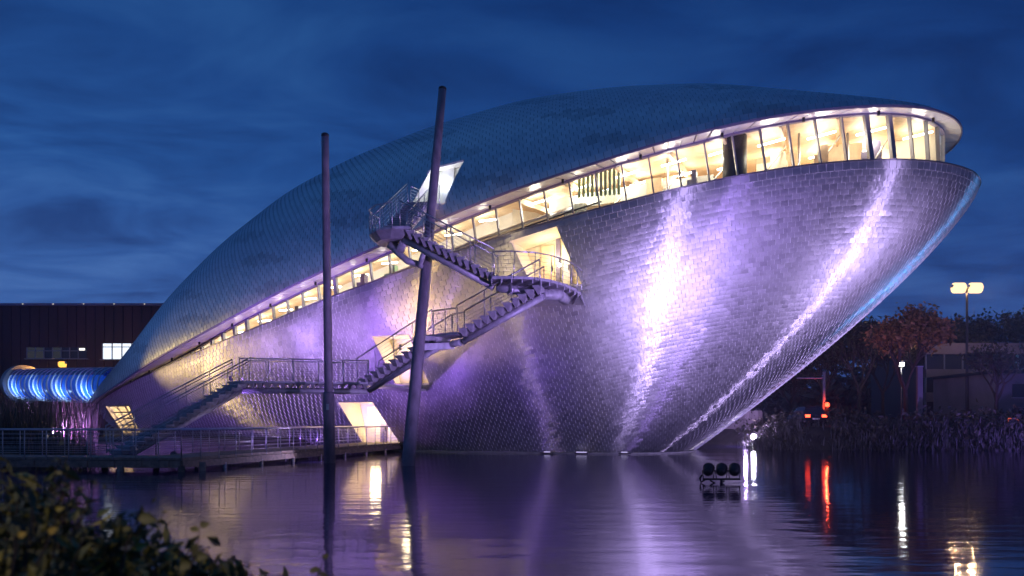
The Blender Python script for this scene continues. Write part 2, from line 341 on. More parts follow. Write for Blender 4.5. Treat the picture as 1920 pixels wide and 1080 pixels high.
HULL_OPS = [OP_WIN, OP_MID, OP_LOW, OP_UP]; ROOF_OPS = [OP_ROOF]

# ------------------------------------------------------------------ shingles
def trace(X, w0, zmin=-0.35, endu=NU - 1.0):
    step = SH_H / SUB; Xu = np.gradient(X, axis=0); Xd = np.gradient(X, axis=1) / step
    E_ = (Xu ** 2).sum(-1); F_ = (Xu * Xd).sum(-1); nd = X.shape[1]
    def look(A, u, j):
        i0 = np.clip(np.floor(u).astype(int), 0, NU - 2); fr = (u - i0); B = A[:, j]
        return B[i0] * (1 - fr)[..., None] + B[i0 + 1] * fr[..., None] if B.ndim == 2 else B[i0] * (1 - fr) + B[i0 + 1] * fr
    per = math.sqrt(np.nanmedian(E_[:, 0])); du0 = w0 / per
    seams = np.arange(2.0, endu, du0); seams = np.append(seams, endu); quads = []; k = 0
    while (k + 1) * SUB < nd - 1 and len(seams) > 2:
        j0, j1 = k * SUB, (k + 1) * SUB
        jo = min(j1 + 1, nd - 1)
        sh = -look(F_, seams, j0) / np.maximum(look(E_, seams, j0), 1e-9) * SH_H
        sh = np.nan_to_num(np.clip(sh, -0.9 * SH_H / per * 1.6, 0.9 * SH_H / per * 1.6)); bot = np.clip(seams + sh, 0, endu)
        if seams[-1] == endu: bot[-1] = endu
        T = look(X, seams, j0); B = look(X, np.clip(seams + sh * 1.2, 0, endu), jo); B1 = look(X, bot, j1)
        B = np.where(np.isnan(B), B1, B)
        q = np.stack([T[:-1], T[1:], B[1:], B[:-1]], 1); ok = np.isfinite(q).all((1, 2)) & (q[..., 2].max(1) > zmin)
        w = np.linalg.norm(q[:, 1] - q[:, 0], axis=1); ok &= w > 0.03
        quads.append(q[ok])
        if k > 4 and not ok.any(): break
        nx = (bot[:-1] + bot[1:]) / 2; nx = np.sort(nx)
        if len(nx) and seams[-1] == endu: nx = np.append(nx, endu)
        P = look(X, nx, j1); d = np.linalg.norm(np.diff(P, axis=0), axis=1); out = [nx[0]] if len(nx) else []
        for a in range(1, len(nx)):
            dd = d[a - 1]
            if np.isfinite(dd) and dd < 0.55 * w0 and a < len(nx) - 1 and out[-1] != nx[a - 2 if a > 1 else 0] - 1e9:
                if np.linalg.norm(look(X, np.array([nx[a]]), j1) - look(X, np.array([out[-1]]), j1)) < 0.6 * w0: continue
            if np.isfinite(dd) and dd > 1.5 * w0: out.append((out[-1] + nx[a]) / 2)
            out.append(nx[a])
        while out and out[0] > 2 + du0: out.insert(0, out[0] - du0)
        seams = np.array(out); k += 1
    return np.concatenate(quads)
NVS = 19
def shingle_arrays(Q, pillow, lift, tilt, ribh=.02):
    """quads (n,4,3) TL TR BR BL -> per shingle 21 vertices; faces are the same for each"""
    n = len(Q); nr = np.cross(Q[:, 1] - Q[:, 0], Q[:, 3] - Q[:, 0]); nr /= np.linalg.norm(nr, axis=1)[:, None] + 1e-12
    if (nr[len(nr) // 2] @ np.array(NR3)) < 0: nr = -nr
    pit = rng.normal(0, tilt * 1.2, n); yaw = rng.normal(0, tilt * .55, n); g = np.array([0.0, 0.5, 1.0]); V = np.zeros((n, NVS, 3)); rib = SH_W * 0.065
    def P(u, v):
        u = 0.012 + 0.976 * u
        p = (Q[:, 0] * (1 - u) + Q[:, 1] * u) * (1 - v) + (Q[:, 3] * (1 - u) + Q[:, 2] * u) * v
        h = 0.006 + lift * v + pillow * (0.8 + 0.2 * (1 - (2 * u - 1) ** 2)) * (1 - (2 * v - 1) ** 2) + pit * (v - .5) * SH_H + yaw * (u - .5) * SH_W + 0.010 * u
        return p + nr * h[:, None]
    for a, v in enumerate(g):
        for b_, u in enumerate(g): V[:, a * 3 + b_] = P(u, v)
    drop = nr * 0.045
    V[:, 9], V[:, 10] = V[:, 6], V[:, 8]; V[:, 11], V[:, 12] = V[:, 8] - drop, V[:, 6] - drop
    e = (Q[:, 1] - Q[:, 0]); e /= np.linalg.norm(e, axis=1)[:, None] + 1e-12     # the folded standing edge on the side of each shingle
    for o_, v in ((13, 0), (16, 6)):
        V[:, o_] = V[:, v] - e * rib * .7 - nr * .02; V[:, o_ + 1] = V[:, v] + nr * ribh; V[:, o_ + 2] = V[:, v] + e * rib * .7 - nr * .01
    return V, nr
SF = np.array([[0, 3, 4, 1], [1, 4, 5, 2], [3, 6, 7, 4], [4, 7, 8, 5], [9, 12, 11, 10], [13, 16, 17, 14], [14, 17, 18, 15]])
SSM = np.array([True] * 4 + [False] * 3)
def fast_mesh(name, V, tone, mt, parent, extra=None, mirror=False):
    n = len(V); vv = V.reshape(-1, 3); ff = (SF[None] + NVS * np.arange(n)[:, None, None]).reshape(-1, 4)
    loops = ff.ravel(); starts = np.arange(len(ff)) * 4; tot = np.full(len(ff), 4); sm = np.tile(SSM, n); tn = np.repeat(tone, 7); tn.reshape(-1, 7)[:, 4:] = 2.0
    if extra:
        ev, ef, et = extra; o = len(vv); vv = np.concatenate([vv, np.array(ev)])
        el = np.concatenate([np.array(q) + o for q in ef]); et_ = np.array([len(q) for q in ef])
        starts = np.concatenate([starts, len(loops) + np.concatenate([[0], np.cumsum(et_)[:-1]])]); loops = np.concatenate([loops, el]); tot = np.concatenate([tot, et_])
        sm = np.concatenate([sm, np.zeros(len(ef), bool)]); tn = np.concatenate([tn, np.array(et)])
    me = bpy.data.meshes.new(name); me.vertices.add(len(vv)); me.vertices.foreach_set('co', vv.ravel())
    me.loops.add(len(loops)); me.loops.foreach_set('vertex_index', loops.astype(np.int32))
    me.polygons.add(len(starts)); me.polygons.foreach_set('loop_start', starts.astype(np.int32))
    me.polygons.foreach_set('use_smooth', sm); me.materials.append(mt)
    a = me.attributes.new('tone', 'FLOAT', 'FACE'); a.data.foreach_set('value', tn.astype(np.float32))
    me.update(calc_edges=True); me.validate(); o = bpy.data.objects.new(name, me); COL.objects.link(o); return keep(o, parent)
def split_by_ops(V, tone, ops):
    cen = V[:, 4]; near = np.zeros(len(V), bool)
    for op in ops: near |= np.linalg.norm(cen - np.array(op.c), axis=1) < op.rad
    ev, ef, et = [], [], []; keepm = ~near
    for i in np.where(near)[0]:
        polys = [[Vector(V[i, k]) for k in f_] for f_ in SF]; touched = False; res = []
        for p in polys:
            ps = [p]
            for op in ops:
                if (p[0] - op.c).length > op.rad + 1: continue
                nx = []
                for q in ps: nx += op.cut(q)
                ps = nx
            res += ps
            area0 = len(ps) != 1 or len(ps[0]) != len(p) or any((a - b).length > 1e-6 for a, b in zip(ps[0], p))
            touched |= area0
        if not touched: keepm[i] = True; continue
        for q in res:
            b0 = len(ev); ev += [tuple(v) for v in q]; ef.append(list(range(b0, b0 + len(q)))); et.append(tone[i])
    return keepm, ((ev, ef, et) if ef else None)
museum = tag(empty('museum_building', (T0[0] + AX[0] * 35, T0[1] + AX[1] * 35, 0)), 'clam-shaped museum clad in silvery metal shingles rising from the pond with a lit window band', 'museum')
def shell_backing(name, A, ops, mirror_only=False):
    mb = MB(); sub = A[::5][:, ::3]; sub = np.concatenate([sub, A[-1:, ::3]], 0); sub = sub.copy(); sub[..., 1] = np.maximum(sub[..., 1] - 0.07, 0)
    W_ = world(sub[..., 0], sub[..., 1], sub[..., 2]); W2 = world(sub[..., 0], -sub[..., 1], sub[..., 2])
    for i in range(W_.shape[0] - 1):
        for j in range(W_.shape[1] - 1):
            q = [Vector(W_[i, j]), Vector(W_[i + 1, j]), Vector(W_[i + 1, j + 1]), Vector(W_[i, j + 1])]; ps = [q]
            for op in ops:
                if (q[0] - op.c).length < op.rad + 2:
                    nx = []
                    for p in ps: nx += op.cut(p)
                    ps = nx
            for p in ps: mb.face(p)
            mb.face([W2[i, j], W2[i + 1, j], W2[i + 1, j + 1], W2[i, j + 1]])
    return mb.build(name, M['backing'], museum)
hull = shell_backing('hull_shell', HULL_AX, HULL_OPS); roof = shell_backing('roof_shell', ROOF_AX, ROOF_OPS)
QH = trace(HT, SH_W); QR = trace(RT, SH_W)
VH, nH = shingle_arrays(QH, 0.014, 0.045, 0.019, .026); VR, nR = shingle_arrays(QR, 0.003, 0.045, 0.006, .012)
tH_ = np.clip(rng.normal(0.5, 0.07, len(VH)), 0, 1)
cR = VR[:, 4]
patch = (np.sin(cR[:, 0] * .55 + cR[:, 2] * 1.9) * np.sin(cR[:, 2] * 1.3 - cR[:, 0] * .23 + 1.0) > 0.62)
tR_ = np.clip(rng.normal(0.55, 0.05, len(VR)) - 0.25 * patch * (rng.random(len(VR)) > .15), 0, 1)
kH, exH = split_by_ops(VH, tH_, HULL_OPS); kR, exR = split_by_ops(VR, tR_, ROOF_OPS)
def pick_largest(V, keepm, n):
    px, py = proj(V[:, [0, 2, 8, 6]]); ar = 0.5 * np.abs((px[:, 0] - px[:, 2]) * (py[:, 1] - py[:, 3]) - (px[:, 1] - px[:, 3]) * (py[:, 0] - py[:, 2]))
    ar = np.where(keepm & (V[:, 4, 2] > 1), ar, 0); return np.argsort(-ar)[:n]
for V, kk, tn, ex, sh, mt in ((VH, kH, tH_, exH, hull, M['hull']), (VR, kR, tR_, exR, roof, M['roof'])):
    big = pick_largest(V, kk, 300 if sh is hull else 0); rest = kk.copy(); rest[big] = False
    tag(fast_mesh('shingle_cladding', V[rest], tn[rest], mt, sh, ex), kind='stuff')
    for i in big: fast_mesh('shingle', V[i:i + 1], tn[i:i + 1], mt, sh)
    # the bow's far side carries shingles too
    L_ = (V[:, 4] - np.array([T0[0], T0[1], 0])); sA = L_[:, 0] * AX[0] + L_[:, 1] * AX[1]; lt = L_[:, 0] * NR[0] + L_[:, 1] * NR[1]
    fm = kk & ((sA > 48) | (lt < 4.5)); Vm = V[fm].copy(); lat_ = (Vm[..., 0] - T0[0]) * NR[0] + (Vm[..., 1] - T0[1]) * NR[1]
    Vm[..., 0] -= 2 * lat_ * NR[0]; Vm[..., 1] -= 2 * lat_ * NR[1]; Vm = Vm[:, [2, 1, 0, 5, 4, 3, 8, 7, 6] + [10, 9, 12, 11] + [15, 14, 13, 18, 17, 16]]
    tag(fast_mesh('shingle_cladding', Vm, tn[fm], mt, sh), kind='stuff')
# snow guards: a row of small dark brackets below the ridge
rg = RT[20:600:19, :, :]
mb = MB()
for row in rg:
    good = np.where(np.isfinite(row[:, 0]))[0]
    if len(good) > 40:
        p = Vector(row[good[int(len(good) * .80)]]); mb.box(p + UP * .06 + NR3 * .05, .30, .12, .12, (AX3, NR3, UP))
tag(mb.build('snow_guard', M['dark'], roof), kind='stuff')

# ------------------------------------------------------------------ window band
sG, glen = rim_param(GP, 2000); gl_arc = np.linspace(0, glen, 2000); latG = planw(sG, GP)
def gpt(arc, zf, mir=1):
    s_ = np.interp(arc, gl_arc, sG); return Vector(world(s_, mir * planw(s_, GP), zf(s_)).tolist())
zGb = lambda s_: zH(s_) - 0.06
band = empty('window_band', (0, 0, 0)); keep(band, museum)
arcs = np.arange(9.5, glen - 0.2, 1.40); arcs = np.append(arcs, glen)
def lean(a): s_ = np.interp(a, gl_arc, sG); return 0.14 * max(0.0, float(zG(s_) - zH(s_)))
def top_arc(a): return a - lean(a) * (1 if a < glen - 2.0 else (glen - a) / 2.0)
WIDE = set()
def glass_side(mir, a_from):
    av = [a for a in arcs if a >= a_from - 1e-6]
    for a, a2 in zip(av[:-1], av[1:]):
        b0, b1 = gpt(a, zGb, mir), gpt(a2, zGb, mir); t0, t1 = gpt(top_arc(a), zG, mir), gpt(top_arc(a2), zG, mir)
        if (t0 - b0).z < 0.30: continue
        n_ = (b1 - b0).cross(t0 - b0).normalized() * 0.012
        mb = MB(); mb.hexa([b0 - n_, b1 - n_, b1 + n_, b0 + n_, t0 - n_, t1 - n_, t1 + n_, t0 + n_]); mb.build('pane', M['glass'], band)
    for a in av:
        b0, t0 = gpt(a, zGb, mir), gpt(top_arc(a), zG, mir)
        if (t0 - b0).z < 0.30: continue
        e = (gpt(min(a + .3, glen), zGb, mir) - gpt(max(a - .3, 0), zGb, mir)).normalized(); px, _ = proj(np.array(b0))
        wd_ = 0.26 if (1615 < px < 1690 or 575 < px < 690 and int(a / 1.4) % 2 == 0 or (px < 470)) else 0.075
        o = e.cross(UP).normalized() * 0.10; e = e * wd_ / 2
        mb = MB(); mb.hexa([b0 - e - o, b0 + e - o, b0 + e + o, b0 - e + o, t0 - e - o, t0 + e - o, t0 + e + o, t0 - e + o]); mb.build('mullion', M['mullion'], band)
glass_side(1, 0); glass_side(-1, glen * .74)
def sweep(pts, w, h, parent, name, mt):
    mb = MB(); prev = None; rows = []
    for i, p in enumerate(pts):
        d = (pts[min(i + 1, len(pts) - 1)] - pts[max(i - 1, 0)]).normalized(); x = d.cross(UP).normalized(); z = x.cross(d)
        rows.append([p + x * w / 2 - z * h / 2, p + x * w / 2 + z * h / 2, p - x * w / 2 + z * h / 2, p - x * w / 2 - z * h / 2, p + x * w / 2 - z * h / 2])
    mb.grid([[tuple(q) for q in r_] for r_ in rows], smooth=False); return mb.build(name, mt, parent)
ga = list(np.linspace(6, glen, 150))
line = [gpt(a, zG) for a in ga] + [gpt(a, zG, -1) for a in ga[::-1][1:45]]
sweep([p + UP * 0.06 for p in line], 0.22, 0.15, band, 'head_beam', M['beam'])
def rpt(k, mir=1, dz=0.0): return Vector(world(sR[k], mir * latR[k], zr[k] + dz).tolist())
def hpt(k, mir=1, dz=0.0): return Vector(world(sH[k], mir * latH[k], zh[k] + dz).tolist())
sweep([hpt(k) + UP * .03 for k in range(5, NU)] + [hpt(k, -1) + UP * .03 for k in range(NU - 2, 420, -1)], 0.16, 0.07, band, 'sill_trim', M['hull'])
sweep([rpt(k) for k in range(2, NU, 2)] + [rpt(k, -1) for k in range(NU - 2, 4, -2)], 0.08, 0.12, roof, 'eaves_trim', M['beam'])
# ledge between hull rim and glass
mb = MB()
for mir in (1, -1):
    mb.grid([[hpt(k, mir, 0.0), gpt(k / (NU - 1) * glen, lambda s_: zH(s_) - 0.07, mir)] for k in range(0, NU, 4)] + [[hpt(NU - 1, mir), gpt(glen, lambda s_: zH(s_) - .07, mir)]], smooth=False)
mb.build('rim_ledge', M['backing'], band)
soffit = empty('soffit'); keep(soffit, museum)
def sof(u, mir): return rpt(int(round(u * (NU - 1))), mir, -0.03), gpt(u * glen, lambda s_: zG(s_) + 0.10, mir)
np_ = 112
for mir, lo in ((1, 4), (-1, 84)):
    for i in range(lo, np_):
        (a, b_), (a2, b2) = sof((i + .045) / np_, mir), sof((i + .955) / np_, mir)
        mb = MB(); u_ = UP * 0.05; mb.hexa([a, a2, b2, b_, a + u_, a2 + u_, b2 + u_, b_ + u_]); mb.build('soffit_panel', M['soffit'], soffit)
mb = MB()
for mir in (1, -1): mb.grid([[sof(min(1, i / np_), mir)[0] + UP * .07, sof(min(1, i / np_), mir)[1] + UP * .07] for i in range(0, np_ + 1, 2)], smooth=False)
mb.build('soffit_backing', M['beam'], soffit)
for i in range(10, 108, 6):
    p0, p1 = sof(i / np_, 1); p = p0 * .35 + p1 * .65; mb = MB(); mb.tube([p + UP * .0, p - UP * .22], .07, 8); mb.build('soffit_spotlight', M['black'], soffit)

# interior seen through the band
inner = empty('gallery_interior'); keep(inner, museum)
def ceil_z(s_, dep): return zG(s_) + 0.30 + 0.20 * np.clip((62 - s_) / 12, 0, 1) * np.minimum(dep, 8)
mb = MB(); rows = []
for s_ in np.linspace(6, LEN - 1.85, 80):
    w_ = float(planw(s_, GP)); rows.append([tuple(world(s_, w_ - d_, ceil_z(s_, min(d_, 2 * w_ - d_))).tolist()) for d_ in np.linspace(0.02, 2 * w_ - .02, 14)])
mb.grid(rows, smooth=False); mb.build('ceiling_lining', M['wood'], inner)
mb = MB(); rows = []
for s_ in np.linspace(7, 46, 40):
    l_ = max(0.3, float(planw(s_, GP)) - 4.2); rows.append([tuple(world(s_, l_, z_).tolist()) for z_ in (zH(s_) - 1.5, ceil_z(s_, 4.2) + .4)])
mb.grid(rows, smooth=False)
mb.face([world(46, -11.5, 10.5).tolist(), world(46, 8.2, 10.5).tolist(), world(46, 8.2, 17).tolist(), world(46, -11.5, 17).tolist()]); mb.build('inner_wall', M['white'], inner)
mb = MB(); rows = []
for s_ in np.linspace(44, LEN - 1.85, 60):
    w_ = float(planw(s_, GP)); rows.append([tuple(world(s_, min(w_ - .05, (-w_ + .1) * np.clip((60 - s_) / 8, 0, 1) + .4), z_).tolist()) for z_ in (zH(s_) - .4, zG(s_) + .35)])
mb.grid(rows, smooth=False); mb.build('far_wall', M['cream'], inner)
mb = MB(); rows = []
for s_ in np.linspace(6, LEN - 1.85, 60):
    w_ = float(planw(s_, GP)); rows.append([tuple(world(s_, l_, zH(s_) - 0.30).tolist()) for l_ in (w_, -w_)])
mb.grid(rows, smooth=False); mb.build('gallery_floor', M['wood'], inner)
for k, s_ in enumerate(np.arange(47.5, 67, 2.7)):        # timber rafters
    w_ = float(planw(s_, GP)) - .25; mb = MB(); a = Vector(world(s_, w_, ceil_z(s_, .2) - .16).tolist()); b_ = Vector(world(s_, -w_, ceil_z(s_, .2) - .16).tolist()); md = Vector(world(s_, 0, ceil_z(s_, 7) - .16).tolist())
    mb.bar(a, md, .14, .30); mb.bar(md, b_, .14, .30); mb.build('rafter', M['wood'], inner)
mb = MB(); rows = []                                       # floor slab edge of an upper gallery, a grey band behind the glass
for s_ in np.linspace(48.5, 57.5, 20):
    w_ = float(planw(s_, GP)) - 2.7; z_ = 13.85 + (s_ - 48.5) * .085; rows.append([tuple(world(s_, w_, z_).tolist()), tuple(world(s_, w_, z_ + .75).tolist()), tuple(world(s_, w_ - 2.4, z_ + .75).tolist()), tuple(world(s_, w_ - 2.4, z_).tolist()), tuple(world(s_, w_, z_).tolist())])
mb.grid(rows, smooth=False); mb.build('gallery_slab', mat('pale fair-faced concrete', (.62, .60, .55), .8, 0, .12, 2), inner)
mb = MB()
for s_ in np.arange(50.6, 52.9, .24):
    w_ = float(planw(s_, GP)) - 1.6; mb.box(world(s_, w_, 15.2).tolist(), .15, .05, 1.9, (AX3, NR3, UP))
tag(mb.build('slatted_screen', M['green'], inner), kind='stuff')
mb = MB(); mb.tube([world(58.7, float(planw(58.7, GP)) - 1.5, z_).tolist() for z_ in (13, 17.2)], .62, 20); mb.build('column', M['dark'], inner)
for s_, h_ in ((61.8, 17.3), (64.2, 17.4), (55.2, 16.2)):
    mb = MB(); mb.tube([world(s_, float(planw(s_, GP)) - 2.2, z_).tolist() for z_ in (12.8, h_)], .07, 8); mb.build('column', M['rail'], inner)
mb = MB()
for s0_, s1_ in ((53.5, 58.2), (58.2, 66)):
    q = [Vector(world(x, float(planw(x, GP)) - .7, zH(x) + .62).tolist()) for x in np.linspace(s0_, s1_, 10)]; mb.tube(q, .03, 6)
for x in np.arange(57.3, 60, .14): p = Vector(world(x, float(planw(x, GP)) - .7, zH(x) + .62).tolist()); mb.tube([p, p - UP * 1.0], .012, 4)
mb.build('balustrade', M['rail'], inner)
# ducts, braces and exhibits that show through the panes
for d_, dz, r_, s0_, s1_ in ((1.4, -.9, .13, 36, 49), (2.6, -.55, .20, 34, 50), (1.0, -1.25, .05, 30, 52), (2.2, -.75, .16, 15, 33)):
    mb = MB(); mb.tube([world(x, float(planw(x, GP)) - d_, float(zG(x)) + dz * min(1, float(zG(x) - zH(x)) / 2.2)).tolist() for x in np.linspace(s0_, s1_, 14)], r_, 8); mb.build('duct', M['rail'] if r_ > .1 else M['dark'], inner)
for x in np.arange(48.8, 67, 2.7):
    w_ = float(planw(x, GP)); a = Vector(world(x, w_ - 1.2, zH(x) + .2).tolist()); b_ = Vector(world(x + 1.5, w_ - 3.6, zG(x) + .25).tolist()); mb = MB(); mb.tube([a, b_], .045, 6); mb.build('brace', M['white'], inner)
for x, l_, h_, w2, mt in ((50.2, 2.4, 1.4, 1.3, 'concrete'), (54.0, 3.0, 1.9, 1.8, 'wood'), (56.6, 1.6, 1.3, .5, 'mullion'), (60.4, 3.4, 2.0, 1.6, 'cream'), (62.9, 2.2, 1.7, .7, 'wood'), (65.4, 2.6, 1.9, 1.0, 'beam'), (38.6, 1.6, 1.2, .8, 'green'), (36.2, 1.8, 1.4, .6, 'beam'), (33.5, 1.5, 1.1, 1.0, 'wood'), (30.6, 1.6, 1.0, .6, 'mullion')):
    mb = MB(); mb.box(world(x, float(planw(x, GP)) - l_, float(zH(x)) - .3 + h_ / 2 + .3).tolist(), w2, .6, h_, (AX3, NR3, UP)); mb.box(world(x + w2 * .2, float(planw(x, GP)) - l_ + .1, float(zH(x)) + h_ + .25).tolist(), w2 * .5, .4, .5, (AX3, NR3, UP)); mb.build('exhibit', M[mt], inner)
for s0_, s1_, d_ in ((59.5, 61.6, 4.6), (63.2, 65.0, 4.4), (52.0, 55.0, 5.6)):
    mb = MB(); mb.grid([[tuple(world(x, float(planw(x, GP)) - d_, z_).tolist()) for z_ in (float(zH(x)) - .2, float(zG(x)) + (.1 if s0_ > 56 else .7))] for x in np.linspace(s0_, s1_, 6)], smooth=False); mb.build('partition', M['wood'], inner)
def area_light(name, loc, size, power, col, parent, target=None, sy=None):
    ld = bpy.data.lights.new(name, 'AREA'); ld.energy = power; ld.color = col; ld.size = size
    if sy: ld.shape = 'RECTANGLE'; ld.size_y = sy
    o = bpy.data.objects.new(name, ld); COL.objects.link(o); o.location = loc
    if target is not None: o.rotation_euler = (Vector(target) - Vector(loc)).to_track_quat('-Z', 'Y').to_euler()
    return keep(o, parent)
def point_light(name, loc, power, col, parent, r=.15):
    ld = bpy.data.lights.new(name, 'POINT'); ld.energy = power; ld.color = col; ld.shadow_soft_size = r
    o = bpy.data.objects.new(name, ld); COL.objects.link(o); o.location = loc; return keep(o, parent)
INT_W = 1.65
lamps = [(s_, d_) for s_ in np.arange(48.2, 68, 2.45) for d_ in (2.0, 5.2)] + [(s_, 2.2) for s_ in np.arange(15, 47, 2.3)]
for k, (s_, d_) in enumerate(lamps):
    w_ = float(planw(s_, GP)); 
    if w_ < d_ * .8: continue
    p = Vector(world(s_, w_ - d_, ceil_z(s_, d_) - (.42 if s_ > 47 else .35)).tolist()); L2 = 0.75 if s_ > 47 else .55
    dv = (AX3 * .93 + NR3 * .37).normalized() if s_ > 47 else AX3
    mb = MB(); mb.tube([p - dv * L2, p + dv * L2], .055, 8); lo = mb.build('ceiling_lamp', M['tubelight'], inner)
    hgt = max(.5, float(zG(s_) - zH(s_)))
    point_light('lamp_light', p - UP * min(.35, hgt * .2), (72 if s_ > 47 else 12 + 20 * min(hgt, 1.5)) * INT_W, (1.0, .91, .74) if s_ > 47 else (1.0, .93, .76), inner, .25)

# ------------------------------------------------------------------ recessed doorways and the lattice window
def recess(op, name, wallm, power, col, proud=0.05, lightpos=None):
    g = empty(name); keep(g, museum)
    P = op.P; n = len(P); Q = op.Q
    for k in range(n):
        p, q = P[k] - INW * proud, P[(k + 1) % n] - INW * proud; q2, p2 = Q[(k + 1) % n], Q[k]; nrm = op.pl[k][1] * 0.10
        mb = MB(); mb.hexa([p, q, q + nrm, p + nrm, p2, q2, q2 + nrm, p2 + nrm])
        mb.build('reveal', wallm, g)
    mb = MB(); mb.face([q + INW * .02 for q in Q]); mb.build('back_wall', wallm, g)
    if power:
        c_ = sum(P, Vector()) / n * .5 + sum(Q, Vector()) / n * .5 + UP * .3; point_light('lamp_light', lightpos or c_, power, col, g, .35)
    return g
def door_on(g, op, a, b_, h, mt, name='door', off=0.06):
    """door leaf on the back wall between fractions a..b of its lower edge"""
    Q = [p - INW * off for p in op.Q]; l, r_ = Q[3], Q[2]; p, q = l.lerp(r_, a), l.lerp(r_, b_); z0 = min(p.z, q.z) + .02; e = (q - p); e.z = 0; w_ = e.length; e.normalize(); c_ = (p + q) / 2; c_.z = z0 + h / 2
    mb = MB(); mb.box(c_, w_, .06, h, (e, e.cross(UP), UP)); d_ = mb.build(name, mt, g)
    mb = MB(); mb.box(c_ - INW * .06 + e * w_ * .38 - UP * .1, .04, .06, .30, (e, e.cross(UP), UP)); mb.build('handle', M['dark'], d_); return d_
g = recess(OP_LOW, 'lower_doorway', M['cream'], 130, (1, .78, .42)); door_on(g, OP_LOW, .34, .50, 2.3, M['beam']); door_on(g, OP_LOW, .54, .88, 2.1, M['white'])
mb = MB(); c_ = OP_LOW.Q[0].lerp(OP_LOW.Q[1], .34) - INW * .05 - UP * .45; mb.box(c_, .55, .04, .45, (AX3, NR3, UP)); mb.build('wall_notice', M['white'], g)
g = recess(OP_MID, 'middle_doorway', M['cream'], 90, (1, .80, .44)); door_on(g, OP_MID, .30, .56, 2.1, M['beam']); door_on(g, OP_MID, .60, .66, 2.2, M['beam'], 'door_post'); mb = MB(); c_ = OP_MID.Q[0].lerp(OP_MID.Q[1], .3) - INW * .05 - UP * .5; mb.box(c_, .14, .05, .35, (AX3, NR3, UP)); mb.build('wall_switch', M['dark'], g)
g = recess(OP_UP, 'upper_doorway', M['cream'], 95, (1, .84, .54)); door_on(g, OP_UP, .34, .43, 3.1, M['beam'], 'door_post'); door_on(g, OP_UP, .47, .64, 2.3, M['white']); door_on(g, OP_UP, .02, .30, 2.3, M['wood']); door_on(g, OP_UP, .66, .70, 3.0, M['beam'], 'door_post')
g = recess(OP_ROOF, 'roof_doorway', M['white'], 42, (.85, .92, 1.0)); door_on(g, OP_ROOF, .62, .95, 2.3, M['soffit'])
for dx in (0, .28):
    mb = MB(); mb.box(OP_ROOF.P[0].lerp(OP_ROOF.P[3], .45) + INW * .8 + AX3 * (.06 + dx * .2) + INW * dx * 1.6, .08, .22, .2, (AX3, INW, UP)); mb.build('reveal_fitting', M['dark'], g)
g = recess(OP_WIN, 'lattice_window', M['cream'], 420, (1, .72, .46))
P = [p + INW * .35 for p in OP_WIN.P]
def wp(u, v): return (P[0].lerp(P[1], u)).lerp(P[3].lerp(P[2], u), v)
for k in range(4):
    mb = MB(); mb.bar(wp(k / 3, 0), wp(k / 3, 1), .10, .10, INW); mb.build('glazing_bar', M['mullion'], g)
for k in range(6):
    mb = MB(); mb.bar(wp(0, k / 5), wp(1, k / 5), .09, .08, INW); mb.build('glazing_bar', M['mullion'], g)
for i in range(3):
    for j in range(5):
        q = [wp((i + .05) / 3, (j + .05) / 5), wp((i + .95) / 3, (j + .05) / 5), wp((i + .95) / 3, (j + .95) / 5), wp((i + .05) / 3, (j + .95) / 5)]; o = INW * .01
        mb = MB(); mb.hexa([p - o for p in q] + [p + o for p in q]); mb.build('pane', M['glass'], g)
# low plinth along the waterline with small marker lights
wl = []
for i in range(0, NU, 4):
    z = HT[i, :, 2]; k = np.where(np.isfinite(z) & (z < 0.25))[0]
    if len(k) and 735 < proj(HT[i, k[0]])[0] < 1300: wl.append(Vector(HT[i, k[0]]) + NR3 * .15)
wl.sort(key=lambda p: p.x); wl = [p.copy() for p in wl]
for p in wl: p.z = 0.02
sweep(wl, 0.5, 0.14, museum, 'waterline_plinth', M['concrete'])

# ------------------------------------------------------------------ floodlights (each a lamp on its stand with its own light)
def spot(name, loc, target, power, col, cone, parent, blend=.7, r=.12):
    ld = bpy.data.lights.new(name, 'SPOT'); ld.energy = power; ld.color = col; ld.spot_size = R(cone); ld.spot_blend = blend; ld.shadow_soft_size = r
    o = bpy.data.objects.new(name, ld); COL.objects.link(o); o.location = loc; o.rotation_euler = (Vector(target) - Vector(loc)).to_track_quat('-Z', 'Y').to_euler(); return keep(o, parent)
def lamp_head(parent, c, d, r=.17, lens=None):
    c = Vector(c); d = Vector(d).normalized(); mb = MB()
    mb.tube([c - d * r * 1.3, c - d * r * 1.25, c - d * r * .7, c + d * r * .7, c + d * r * .75, c + d * r * .95], [r * .3, r * .55, r * .95, r, r * 1.07, r * 1.07], 16)
    h = mb.build('lamp_head', M['black'], parent); mb = MB(); mb.disc(c + d * (r * .95 + .004), d, r * .93); mb.build('lens', lens or M['purplelamp'], h); return h
def flood(loc, target, power, col, cone, label, group=None, r=.15, base_z=None, cat='floodlight'):
    loc = Vector(loc); d = (Vector(target) - loc).normalized(); bz = base_z if base_z is not None else float(ground_z(loc.x, loc.y))
    t = tag(empty('floodlight', (loc.x, loc.y, bz)), label, cat, group); lamp_head(t, loc, d, r)
    mb = MB(); x = d.cross(UP).normalized(); a, b_ = loc + x * (r * 1.2), loc - x * (r * 1.2)
    mb.tube([a, a - UP * r * 1.5, b_ - UP * r * 1.5, b_], .018, 6); mb.tube([loc - UP * r * 1.5, (loc.x, loc.y, bz)], .03, 8); mb.build('stand', M['black'], t)
    spot('lamp_light', loc + d * (r * 1.1), target, power, col, cone, t); return t
PUR = (0.36, 0.17, 1.0); LAV = (0.64, 0.50, 1.0)
